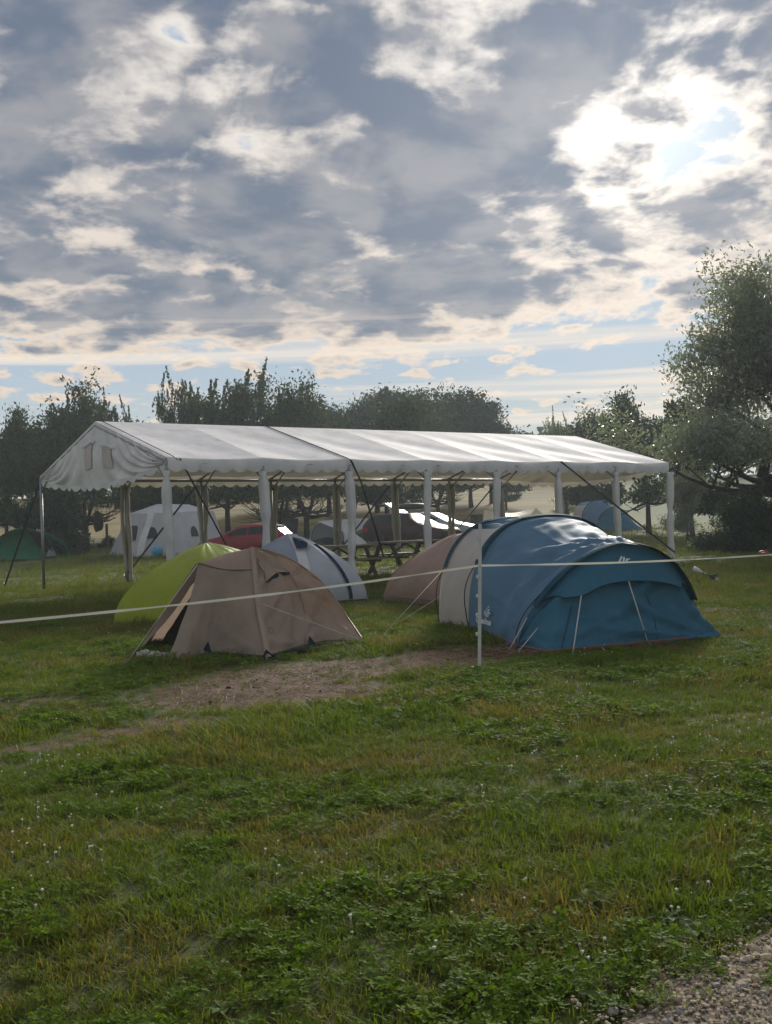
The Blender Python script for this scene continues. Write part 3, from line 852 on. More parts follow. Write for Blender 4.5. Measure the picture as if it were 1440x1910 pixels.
# ------------------------------------------------------------------ tan dome tent in front
tn = thing('dome_tent', 'tan dome tent with its left door open, right beside the bare earth', 'tent', G3(-1.6, 12.7))
A = px(468, 1022, 12.75); B = px(370, 1051, 12.3)
C1 = gp(497, 1229, .02); C2 = gp(678, 1199, .02); D1 = gp(308, 1235, .005); D0 = gp(266, 1217, .03); C3 = C2 + Vector((-1.25, 1.15, 0)); C4 = C3 + Vector((-1.3, -.55, 0))
cv_AC1 = cr_curve([A, px(474, 1090, 12.35), px(482, 1150, 12.05), C1])
cv_AC2 = cr_curve([A, px(506, 1029, 12.83), px(552, 1049, 12.95), px(605, 1092, 13.05), px(645, 1148, 13.1), C2])
cv_BD1 = cr_curve([B, px(357, 1108, 12.15), px(336, 1175, 11.95), D1])
cv_BD0 = cr_curve([B, px(325, 1118, 12.45), px(286, 1180, 12.5), D0])
cv_BA = cr_curve([B, px(418, 1034, 12.55), A])
cv_C12 = cr_curve([C1, gp(595, 1207, .05), C2]); cv_D1C1 = cr_curve([D1, gp(340, 1235, .01), gp(396, 1224, .03), C1])
def rev(c): return lambda t: c(1 - t)
def bulged(f, amt, c):
    def g(u, v):
        p = f(u, v); return p + (p - c).normalized() * amt * math.sin(PI * u) * math.sin(PI * v)
    return g
cen = Vector((-1.6, 13.0, .2))
const = lambda P_: (lambda t: P_)
surf('side_panel', bulged(coons(cv_C12, const(A), rev(cv_AC1), rev(cv_AC2)), .07, cen), 44, 44, M['tan'], tn, folds([(.42, .02, 1.2, .5), (0, 0, .5, .4), (.5, .55, 1.4, .4), (.97, .0, .8, .5), (.3, 1, .7, .5)], 10, .05))
E_ = cv_AC1(.22)
cv_BE = cr_curve([B, px(420, 1063, 12.35), E_])
cv_EC1 = lambda t: cv_AC1(.22 + .78 * t)
surf('front_panel', bulged(coons(cv_D1C1, cv_BE, rev(cv_BD1), rev(cv_EC1)), .05, cen), 40, 40, M['taupe'], tn, folds([(.45, .0, .9, .6), (0, 1, .5, .4), (1, 0, .6, .5)], 9, .04))
surf('cap_panel', bulged(coons(cv_BE, cv_BA, const(B), lambda t: cv_AC1(.22 * (1 - t))), .02, cen), 24, 10, M['tan'], tn)
cv_AC4 = cr_curve([A, A.lerp(C4, .4) + Vector((0, 0, .22)), A.lerp(C4, .8) + Vector((0, 0, .12)), C4])
cv_AC3 = cr_curve([A, A.lerp(C3, .4) + Vector((0, 0, .26)), A.lerp(C3, .8) + Vector((0, 0, .14)), C3])
surf('vestibule_panel', coons(cr_curve([D0, C4]), cv_BA, rev(cv_BD0), rev(cv_AC4)), 24, 24, M['tan_shade'], tn, folds([(0, 1, .6, .6)], 8, .04))
surf('back_panel', coons(cr_curve([C4, C3]), const(A), rev(cv_AC4), rev(cv_AC3)), 20, 20, M['tan'], tn)
surf('back_panel', coons(cr_curve([C3, C2]), const(A), rev(cv_AC3), rev(cv_AC2)), 20, 20, M['tan'], tn)
# turned-back edge of the open door
def dflap(u, v):
    p = cv_BD0(v); return p + Vector((-.015, -.05, 0)) * u * (.3 + v) + Vector((.13, -.03, .02)) * u * u * math.sin(PI * min(v + .05, 1)) - Vector((.03, 0, 0)) * (1 - u)
surf('door_flap', dflap, 8, 30, M['tan_shade'], tn)
inner = coons(cr_curve([D0 + Vector((.1, .4, 0)), C1 + Vector((-.35, .6, 0))]), cr_curve([B + Vector((.05, .25, -.1)), A + Vector((0, .15, -.12))]),
              cr_curve([D0 + Vector((.1, .4, 0)), B + Vector((.05, .25, -.1))]), cr_curve([C1 + Vector((-.35, .6, 0)), A + Vector((0, .15, -.12))]))
surf('inner_tent', inner, 12, 12, M['sack'], tn, folds([(.2, .2, 1, .6)], 7, .05))  # dark cloth colour carries the shade inside the open tent
tube('pole_seam', [cv_AC1(i / 24) + Vector((-.003, -.012, 0)) for i in range(25)], .011, M['pinktan'], tn, 6)
tube('pole_seam', [cv_AC2(i / 24) + Vector((0, 0, .004)) for i in range(25)], .011, M['pinktan'], tn, 6)
side = bulged(coons(cv_C12, const(A), rev(cv_AC1), rev(cv_AC2)), .07, cen)
def sp(u, v, d=.02):
    p = side(u, v); n = (side(u + .01, v) - side(u - .01, v)).cross(side(u, v + .01) - side(u, v - .01)).normalized()
    if n.dot(CAM - p) < 0: n = -n
    return p + n * d
# half-moon vent on the side, held open over a near-black sheet that paints in the gap's shade
ve = cr_curve([sp(.21, .60), sp(.30, .622), sp(.42, .625), sp(.62, .60)])
vl = cr_curve([sp(.21, .60, .012), sp(.30, .612, .045), sp(.42, .615, .05), sp(.62, .60, .012)])
vt = cr_curve([sp(.18, .86), sp(.30, .80), sp(.42, .745), sp(.62, .62)])
surf('vent_hood', coons(vl, vt, cr_curve([vl(0), vt(0)]), cr_curve([vl(1), vt(1)])), 16, 10, M['tan'], tn, folds([(.2, 1, 1.5, .6)], 8, .03))
surf('vent_gloom', coons(cr_curve([sp(.22, .585, .006), sp(.32, .592, .006), sp(.44, .592, .006), sp(.61, .585, .006)]), ve, cr_curve([sp(.22, .585, .006), ve(0)]), cr_curve([sp(.61, .585, .006), ve(1)])), 12, 4, M['darkin'], tn)
tube('door_zip', [sp(.21 + .02 * math.sin(i), .85 - .26 * i / 12, .012) for i in range(13)], .005, M['print_dim'], tn, 5)
tube('door_zip', [sp(.62 + (.46 - .62) * i / 20, .60 - .58 * i / 20, .010) for i in range(21)], .006, M['pinktan'], tn, 5)
M['tanlight'] = fabric('pale_tan_sleeve_fabric', (.44, .335, .262), .26, .6, .2, .10, .35)
surf('pole_sleeve', lambda u, v: cv_AC1(v) + Vector((.060 * u - .01, .02 * u - .014 - .02 * math.sin(PI * u), .006 * math.sin(PI * u))), 6, 40, M['tanlight'], tn)
tube('hem', [cv_C12(i / 30) + Vector((.0, -.012, .012)) for i in range(31)], .007, M['print_dim'], tn, 5)
tube('hem', [cv_D1C1(i / 30) + Vector((.0, -.012, .012)) for i in range(31)], .007, M['print_dim'], tn, 5)
tube('crease_seam', [cv_BE(i / 20) + Vector((.0, -.010, .004)) for i in range(21)], .006, M['print_dim'], tn, 5)
guy(tn, sp(.02, .45), gp(702, 1205), .0035); guy(tn, B, gp(236, 1236), .0035)
ring = [[(math.cos(a) * r, math.sin(a) * r) for a in np.linspace(0, 2 * PI, 25)] for r in (.042, .034)]
o_ = sp(.10, .20, .015); uxx = (sp(.16, .20, .015) - sp(.04, .20, .015)).normalized(); vyy = (sp(.10, .26, .015) - sp(.10, .14, .015)).normalized()
rv = [o_ + uxx * x + vyy * y for rr in ring for x, y in rr]
mesh('emblem', rv, [(i, i + 1, i + 26, i + 25) for i in range(24)], M['print_dim'], tn, False, True)
def tab(p, a, b, h):
    n = Vector((0, -.02, 0)); mesh('corner_tab', [p + a + n, p + b + n, p + Vector((0, 0, h)) + n * .5, p + a * .9 - n * .2, p + b * .9 - n * .2, p + Vector((0, .02, h * .95))], [(0, 1, 2), (3, 5, 4), (0, 2, 5, 3), (1, 4, 5, 2), (0, 3, 4, 1)], M['navy'], tn, False, True)
tab(cv_D1C1(.47), Vector((-.10, -.01, -.02)), Vector((.04, 0, -.02)), .13)
tab(C1, Vector((-.05, 0, -.02)), Vector((.10, .06, -.02)), .08)
tab(cv_C12(.52), Vector((-.02, -.01, -.03)), Vector((.09, .06, -.03)), .10)
for p in (C1, C2, D1, cv_C12(.52), D0): pegs(tn, Vector((p.x, p.y - .05, float(gz(p.x, p.y)))))
gl = mesh('ground_sheet', [Vector((p.x, p.y, float(gz(p.x, p.y)) + .035)) for p in (D1 + Vector((.35, .05, 0)), C1 + Vector((0, .03, 0)), C2 + Vector((-.03, 0, 0)), C3, C4)], [(0, 1, 2, 3, 4)], M['darkin'], tn, False, True)
for k, (a, b) in enumerate(((278, 1226), (297, 1229))):
    c = gp(a, b)
    s_ = thing('shoe', ('pale shoe lying at the open door of the tan tent, farther left', 'pale shoe lying at the open door of the tan tent, nearer the door edge')[k], 'shoe', c, .2 + .3 * k, 'shoes at the tan tent door')
    def sf(u, v):
        a_ = 2 * PI * u; x = -.13 + .26 * v; wv = (.045 - .010 * math.cos(v * 6)) * math.sin(PI * min(max(v, .04), .96)) ** .35
        return s_.location + Matrix.Rotation(s_.rotation_euler.z, 3, 'Z') @ Vector((x, wv * math.cos(a_), .035 + (.032 + .02 * (v < .5)) * math.sin(a_) * math.sin(PI * min(max(v, .05), .95)) ** .4))
    o = surf('upper', sf, 14, 12, M['sleeve_shade'], None); o.parent = s_; o.matrix_parent_inverse = Matrix.Translation(s_.location * 0)
    inv = (Matrix.Translation(s_.location) @ Matrix.Rotation(s_.rotation_euler.z, 4, 'Z')).inverted()
    o.data.transform(inv)
    box('sole', (0, 0, .008), (.27, .085, .016), M['rubber'], s_, None, False, .006)

# ------------------------------------------------------------------ generic four-panel dome
def dome(name, label, corners, apex, mats, H=None, p=1.15, q=.9, bulge=.05, fold=.035, group=None, seam=None, cat='tent'):
    cs = [Vector((c[0], c[1], float(gz(c[0], c[1])) + .02)) for c in corners]
    ap = Vector(apex)
    root = thing(name, label, cat, Vector((ap.x, ap.y, float(gz(ap.x, ap.y)))), 0, group)
    def arc(c):
        def f(t):
            a = t * PI / 2; b = c.lerp(ap, 1 - math.cos(a) ** p)
            return Vector((b.x, b.y, c.z + (ap.z - c.z) * math.sin(a) ** q))
        return f
    arcs = [arc(c) for c in cs]
    ctr = Vector((ap.x, ap.y, cs[0].z + .1))
    fns = []
    for i in range(4):
        a, b = arcs[i], arcs[(i + 1) % 4]
        def f(u, v, a=a, b=b):
            p_ = a(v).lerp(b(v), u)
            return p_ + (p_ - ctr).normalized() * bulge * math.sin(PI * u) * math.sin(PI * v) ** .8
        fns.append(f)
        surf('wall_panel', f, 26, 26, mats[i], root, folds([(0, 0, .7, .4), (1, 0, .7, .4), (.5, 1, .6, .5)], 8, fold))
    if seam:
        for i in range(4):
            tube('pole_seam', [arcs[i](k / 16) for k in range(17)], .012, seam, root, 6)
    for c in cs: pegs(root, c)
    return root, fns, arcs
lm, lmf, lma = dome('dome_tent', 'bright lime green dome tent half hidden by the tan tent', [tuple(gp(212, 1168)[:2]), (-1.95, 15.6), (-1.0, 17.7), (-3.2, 18.7)], px(386, 1014, 17.2), [M['lime']] * 4, p=1.62, q=1.0, bulge=.05, fold=.03)
ribbon('seam_band', [lma[1](k / 16) + Vector((.02, -.02, .012)) for k in range(17)], Vector((.9, .3, .2)).normalized(), .07, M['limelight'], lm)
sk = [lmf[0](k / 10, 0) + Vector((0, -.02, 0)) for k in range(11)]
mesh('ground_sheet', [p + Vector((0, .05, .02)) for p in sk] + [p - Vector((0, -.03, .09)) for p in sk], [(i, i + 1, i + 12, i + 11) for i in range(10)], M['darkin'], lm, False, True)
q_ = gp(685, 1119)
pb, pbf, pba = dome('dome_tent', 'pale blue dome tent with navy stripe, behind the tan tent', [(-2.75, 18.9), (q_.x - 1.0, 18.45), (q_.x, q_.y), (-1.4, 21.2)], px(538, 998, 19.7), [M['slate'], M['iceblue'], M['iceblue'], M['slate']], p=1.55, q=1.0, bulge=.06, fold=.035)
f1 = pbf[1]
ribbon('navy_stripe', [f1(.72 - .06 * k / 20, .0 + .60 * k / 20) + Vector((.015, -.03, .012)) for k in range(21)], Vector((.93, .3, .1)).normalized(), .06, M['navy'], pb)
surf('seam_band', lambda u, v: pba[1](v) + Vector((-.03 + .17 * u, -.015, .012)), 4, 24, M['white_tent'], pb)
vp = []
for a, b in ((545, 1003), (574, 1013), (571, 1021), (551, 1024)):
    u_, v_ = find_uv(f1, a, b, .02, .98, .4, .98); p = f1(u_, v_); vp.append(p + (CAM - p).normalized() * .12)
mesh('vent', vp + [p + Vector((0, .03, 0)) for p in vp], [(0, 1, 2, 3)] + [(i, 4 + i, 4 + (i + 1) % 4, (i + 1) % 4) for i in range(4)], M['navy'], pb, False, True)
tube('vent_edge', [vp[0], (vp[0] + vp[1]) / 2 + Vector((.01, -.01, .02)), vp[1], vp[2]], .012, M['mesh_window'], pb, 6)
kk = [pbf[1](k / 10, 0) for k in range(11)]
mesh('ground_sheet', [p + Vector((-.05, .06, .05)) for p in kk] + [p + Vector((-.05, .06, -.06)) for p in kk], [(i, i + 1, i + 12, i + 11) for i in range(10)], M['navy'], pb, False, True)
# rose tan tent behind the blue one
q_ = gp(716, 1122); q2_ = gp(815, 1136)
rt, rtf, rta = dome('dome_tent', 'rose tan tent standing directly behind the grey end of the blue tent', [(q_.x, q_.y), (q2_.x + .15, q2_.y + .1), (2.2, 18.6), (1.0, 20.2)], px(868, 998, 18.3), [M['pinktan']] * 4, p=1.5, q=1.0, bulge=.10, fold=.05)
ribbon('hem_band', [rtf[0](k / 12, .06) + Vector((-.012, -.03, 0)) for k in range(13)], Vector((0, .1, 1)), .03, M['taupe'], rt)
dome('dome_tent', 'white tent of which only the top shows above the blue porch', [(2.5, 16.8), (4.5, 17.0), (4.4, 19.0), (2.4, 18.8)], px(1098, 1000, 18.0), [M['white_tent']] * 4, p=1.1, q=.9, bulge=.05)

# ------------------------------------------------------------------ tents and tarps farther back
gtc = gp(40, 1044)
gt, gtf, gta = dome('dome_tent', 'dark green dome tent with its side door open, far left behind the marquee', [tuple(gp(-18, 1046)[:2]), (gtc.x + .75, gtc.y - .1), (gtc.x + 1.3, gtc.y + 1.6), (gtc.x - 1.3, gtc.y + 1.8)], px(38, 986, 48.2), [M['green_tent']] * 4, p=1.1, q=.85, bulge=.08)
f1 = gtf[1]
mesh('door_gloom', [f1(.12, .80) + Vector((.03, -.04, .02)), f1(.25, .10) + Vector((.03, -.05, 0)), f1(.80, .04) + Vector((.03, -.04, 0)), f1(.62, .50) + Vector((.03, -.04, .02))], [(0, 1, 2, 3)], M['darkin'], gt, False, True)  # near-black sheet over the wall paints in the doorway's shade
surf('door_fold', lambda u, v: f1(.35 + .45 * u, .02 + .16 * v * math.sin(PI * u)) + Vector((.05, -.12, 0)), 8, 4, M['white_tent'], gt)
surf('porch_wing', lambda u, v: gta[2](v * .7).lerp(gta[1](1 - .3 * v) if False else gta[2](v * .7) + Vector((.5, -.2, -.1)), u) , 4, 8, M['green_tent'], gt)
# family tent
L_, F_, R_ = gp(203, 1035), gp(258, 1039), gp(398, 1033)
bk = Vector((.25, 2.6, 0))
ft = thing('family_tent', 'tall white family tent with arched dark windows behind the left end of the marquee', 'tent', G3(F_.x + 1.2, F_.y + 1.2))
Le, Fe, Re = px(240, 958, L_.y + .5), px(268, 958, F_.y + .25), px(375, 953, R_.y + .2)
T1, T2 = px(300, 940, F_.y + 1.4), px(352, 941, R_.y + 1.3)
Rb, Reb, Leb, Lb_ = R_ + bk, Re + bk * .9, Le + bk * .8, L_ + bk
def quad(name, a, b, c, d, mat, par, bul=.05, f=.03, n=16):
    fn = coons(cr_curve([a, b]), cr_curve([d, c]), cr_curve([a, d]), cr_curve([b, c]))
    ctr = (a + b + c + d) / 4 + Vector((0, 2, -.3))
    surf(name, bulged(fn, bul, ctr), n, n, mat, par, folds([(0, 0, .8, .5), (1, 0, .8, .5), (.5, 1, .5, .4)], 7, f)); return fn
wall = quad('front_wall', F_, R_, Re, Fe, M['white_tent'], ft)
wall2 = quad('side_wall', L_, F_, Fe, Le, M['white_tent'], ft)
quad('side_wall', R_, Rb, Reb, Re, M['white_tent'], ft); quad('back_wall', Rb, Lb_, Leb, Reb, M['white_tent'], ft); quad('side_wall', Lb_, L_, Le, Leb, M['white_tent'], ft)
quad('roof_panel', Fe, Re, T2, T1, M['white_tent'], ft, .12); quad('roof_panel', Le, Fe, T1, T1 + Vector((-.2, .1, 0)), M['white_tent'], ft, .06)
quad('roof_panel', Reb, Leb, T1, T2, M['white_tent'], ft, .08); quad('roof_panel', Re, Reb, T2, T2, M['white_tent'], ft, .04); quad('roof_panel', Leb, Le, T1, T1, M['white_tent'], ft, .04)
def arched(fn, u0, u1, v0, v1, par, off=Vector((0, -.06, 0)), n=10, rect=False):
    ps = [fn(u0, v0), fn(u1, v0)]
    for i in range(n + 1):
        a = PI * i / n
        ps.append(fn((u0 + u1) / 2 + (u1 - u0) / 2 * (math.cos(a) if not rect else math.copysign(abs(math.cos(a)) ** .2, math.cos(a))), v0 + (v1 - v0) * (.25 + .75 * (math.sin(a) if not rect else abs(math.sin(a)) ** .2))))
    fp = [p + off for p in ps]; m_ = len(fp)
    o = mesh('window', fp + [p - off * .3 for p in ps], [tuple(range(m_))] + [(i, (i + 1) % m_, m_ + (i + 1) % m_, m_ + i) for i in range(m_)], M['mesh_window'], par, False, True)
    tube('window_trim', fp + [fp[0]], .022, M['greytent'], o, 5) if False else None
    return o
arched(wall, .07, .24, .42, .68, ft); arched(wall, .75, .86, .42, .66, ft); arched(wall2, .50, .82, .38, .72, ft, Vector((-.02, -.08, 0)), rect=True)
surf('seam_band', lambda u, v: F_.lerp(Fe, v) + Vector((-.06 + .28 * u, -.09, 0)) + Vector((.25 * math.sin(PI * v * .5) ** 3, 0, 0)), 3, 12, M['pvc'], ft)
tube('zip', [wall(.43, .02 + .7 * i / 8) + Vector((0, -.07, 0)) for i in range(9)], .012, M['greytent'], ft, 5)
bl_ = thing('ball', 'cyan blue ball on the grass in front of the white family tent', 'ball', gp(294, 1039))
bm = bmesh.new(); bmesh.ops.create_uvsphere(bm, u_segments=20, v_segments=14, radius=.25)
for v in bm.verts: v.co.z += .24
me = bpy.data.meshes.new('shell'); bm.to_mesh(me); bm.free(); link('shell', me, M['ball'], bl_)
tube('valve', [Vector((.06, -.2, .35)), Vector((.065, -.235, .37))], .03, M['white_plastic'], bl_, 8, False)
# grey arch tent with a white tarp
aL, aRr = gp(578, 1018), gp(648, 1020)
at_ = thing('awning_tent', 'low grey arched tent with a dark open front behind the picnic tables', 'tent', (aL + aRr) / 2)
fa = arch(aL, aRr, 1.20, .75, .8); bdir = Vector((.35, 2.2, 0)); ba = arch(aL + bdir + Vector((.3, 0, 0)), aRr + bdir - Vector((.3, 0, 0)), .8, .8, .8)
surf('roof_panel', lambda u, v: fa(v).lerp(ba(v), u), 10, 30, M['white_tent'], at_, folds([(0, 0, .6, .5)], 6, .03))
surf('front_wall', lambda u, v: fa(u * .5).lerp(fa(1 - u * .5), v) + Vector((0, .05, 0)), 14, 20, M['greytent'], at_)
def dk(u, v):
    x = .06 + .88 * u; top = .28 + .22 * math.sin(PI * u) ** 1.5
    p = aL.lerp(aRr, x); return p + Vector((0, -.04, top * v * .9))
surf('door_gloom', dk, 16, 5, M['darkin'], at_)  # near-black sheet paints in the gloom of the open front
tube('pole_seam', [fa(i / 24) for i in range(25)], .022, M['pvc'], at_, 6)
tw = thing('tarp', 'white tarp stretched from the grey arched tent towards the burgundy car', 'tarp', G3(aRr.x + .4, aRr.y + .5))
D_ = aRr.y
pa, pb_, pc, pd_, pe_, pf = px(592, 972, D_ + .8), px(650, 960, D_ + .6), px(662, 967, D_ + .2), px(660, 993, D_ + .3), px(724, 966, D_ + .8), px(692, 1016, D_ - .2)
quad('sheet', px(640, 992, D_ + .1), pd_, pc, pa, M['white_tent'], tw, .0, .05)
quad('sheet', aRr + Vector((-.1, 0, .02)), Vector((pf.x, pf.y, float(gz(pf.x, pf.y)) + .02)), pd_, px(640, 992, D_ + .1), M['white_tent'], tw, .0, .05)
quad('sheet', pd_, px(680, 984, D_ + .4), pe_, pc, M['white_tent'], tw, .0, .04)
tube('pole', [G3(pe_.x, pe_.y), pe_], .015, M['pole'], tw, 6); tube('pole', [G3(pc.x, pc.y + .1), pc], .015, M['pole'], tw, 6)
guy(tw, pe_, px(740, 1012, D_ + .2) if False else G3(pe_.x + .8, pe_.y), .008)
# second blue tunnel tent at the back right
bt = thing('tunnel_tent', 'small looking blue tunnel tent by the trees at the back right', 'tent', gp(1130, 986))
bR = gp(1068, 984); bM_ = gp(1085, 987); bF = gp(1112, 989)
wq = Vector((1, .15, 0)).normalized()
a1 = arch(bR, bR + wq * 2.0, 1.5, .75, .75); a2 = arch(bM_, bM_ + wq * 2.4, 1.62, .75, .75); a3 = arch(bF, bF + wq * 2.2, 1.25, 1.1, 1.05)
surf('rear_wall', loft(a1, a2, 0, .3, .02), 8, 12, M['warmgrey'], bt); surf('roof_panel', loft(a1, a2, .3, 1, .03), 8, 20, M['bluelight'], bt, folds([(0, .3, .8, .5)], 7, .06))
surf('body_panel', loft(a2, a3, 0, 1, .04), 14, 30, M['blue'], bt, folds([(1, .4, .9, .5)], 8, .06))
bg2 = gp(1212, 988)
surf('porch_panel', lambda u, v: (bF.lerp(bF + Vector((.2, -.5, 0)), u / .2) if u < .2 else (bF + Vector((.2, -.5, 0))).lerp(bg2, (u - .2) / .8)).lerp(a3(.9 * u), v) - Vector((0, 0, .06 * math.sin(PI * v))), 24, 12, M['petrol'], bt, folds([(1, 0, 1, .5)], 8, .06))
surf('back_panel', lambda u, v: (bR + Vector((.5 + 1.2 * v, .6, 0))).lerp(a1(v), u), 6, 16, M['warmgrey'], bt)
tube('pole_sleeve', [a3(.15 + .7 * i / 20) for i in range(21)], .03, M['teal'], bt, 6); tube('pole_sleeve', [a2(.1 + .8 * i / 20) for i in range(21)], .03, M['teal'], bt, 6)
# cream tarp
ct = thing('tarp', 'cream coloured tarp shelter strung low behind the blue tent', 'tarp', G3(px(950, 970, 64).x, 64))
tl, tm, trr, tend = px(903, 951, 63), px(950, 957, 64), px(1000, 947, 63.5), px(1016, 962, 62.5)
top = cr_curve([tl, tm, trr]); bot = cr_curve([px(903, 978, 62), px(950, 964, 62.8), px(985, 968, 62)])
surf('sheet', coons(bot, top, cr_curve([bot(0), tl]), cr_curve([bot(1), trr])), 20, 8, M['cream'], ct, folds([(1, 1, 1, .5), (0, 1, 1, .5)], 7, .05))
surf('sheet', coons(cr_curve([bot(1), tend + Vector((0, 0, -.3))]), cr_curve([trr, tend]), cr_curve([bot(1), trr]), cr_curve([tend + Vector((0, 0, -.3)), tend])), 8, 8, M['cream'], ct)
surf('sheet', coons(cr_curve([tl + Vector((0, 2, -1)), trr + Vector((0, 2, -1))]), top, cr_curve([tl + Vector((0, 2, -1)), tl]), cr_curve([trr + Vector((0, 2, -1)), trr])), 14, 8, M['cream'], ct)
for p in (tl, trr): tube('pole', [G3(p.x, p.y, -.1), p], .02, M['wood'], ct, 6)
# camp chair near it
cp_ = px(890, 960, 58); cc = thing('camp_chair', 'grey camp chair with a dark curved back left of the cream tarp', 'camp chair', G3(cp_.x, cp_.y), .5)
surf('seat', lambda u, v: cc.location + Vector((-.3 + .6 * u, -.25 + .5 * v, .48 - .06 * math.sin(PI * u))), 8, 6, M['greytent'], cc)
surf('backrest', lambda u, v: cc.location + Vector((-.32 + .64 * u, .25 + .12 * v - .10 * math.sin(PI * u), .48 + .75 * v)), 8, 8, M['sack'], cc)
for sx in (-1, 1):
    for sy in (-1, 1): tube('leg', [Vector((sx * .3, sy * .25, -.02)), Vector((sx * .28, sy * -.22, .5))], .014, M['pole'], cc, 6, False)
    tube('armrest', [Vector((sx * .32, -.25, .66)), Vector((sx * .34, .28, .70))], .02, M['pole'], cc, 6, False)
cc.rotation_euler = (0, 0, 0)
# hammock between trees on the right
hm = thing('hammock', 'dark hammock slung between the trees right of the far blue tent', 'hammock', G3(px(1195, 950, 66).x, 66))
h1, h2 = px(1172, 944, 66), px(1224, 932, 66.5)
hc = cr_curve([h1, px(1186, 953, 66), px(1202, 946, 66.2), h2])
surf('sling', lambda u, v: hc(u) + Vector((0, (v - .5) * 1.2 * math.sin(PI * min(max(u, .02), .98)), .25 * abs(v - .5) * math.sin(PI * u))), 20, 7, M['navy'], hm)
tube('rope', [px(1160, 935, 66), h1], .02, M['pole'], hm, 5); tube('rope', [h2, px(1240, 922, 66.8)], .02, M['pole'], hm, 5)

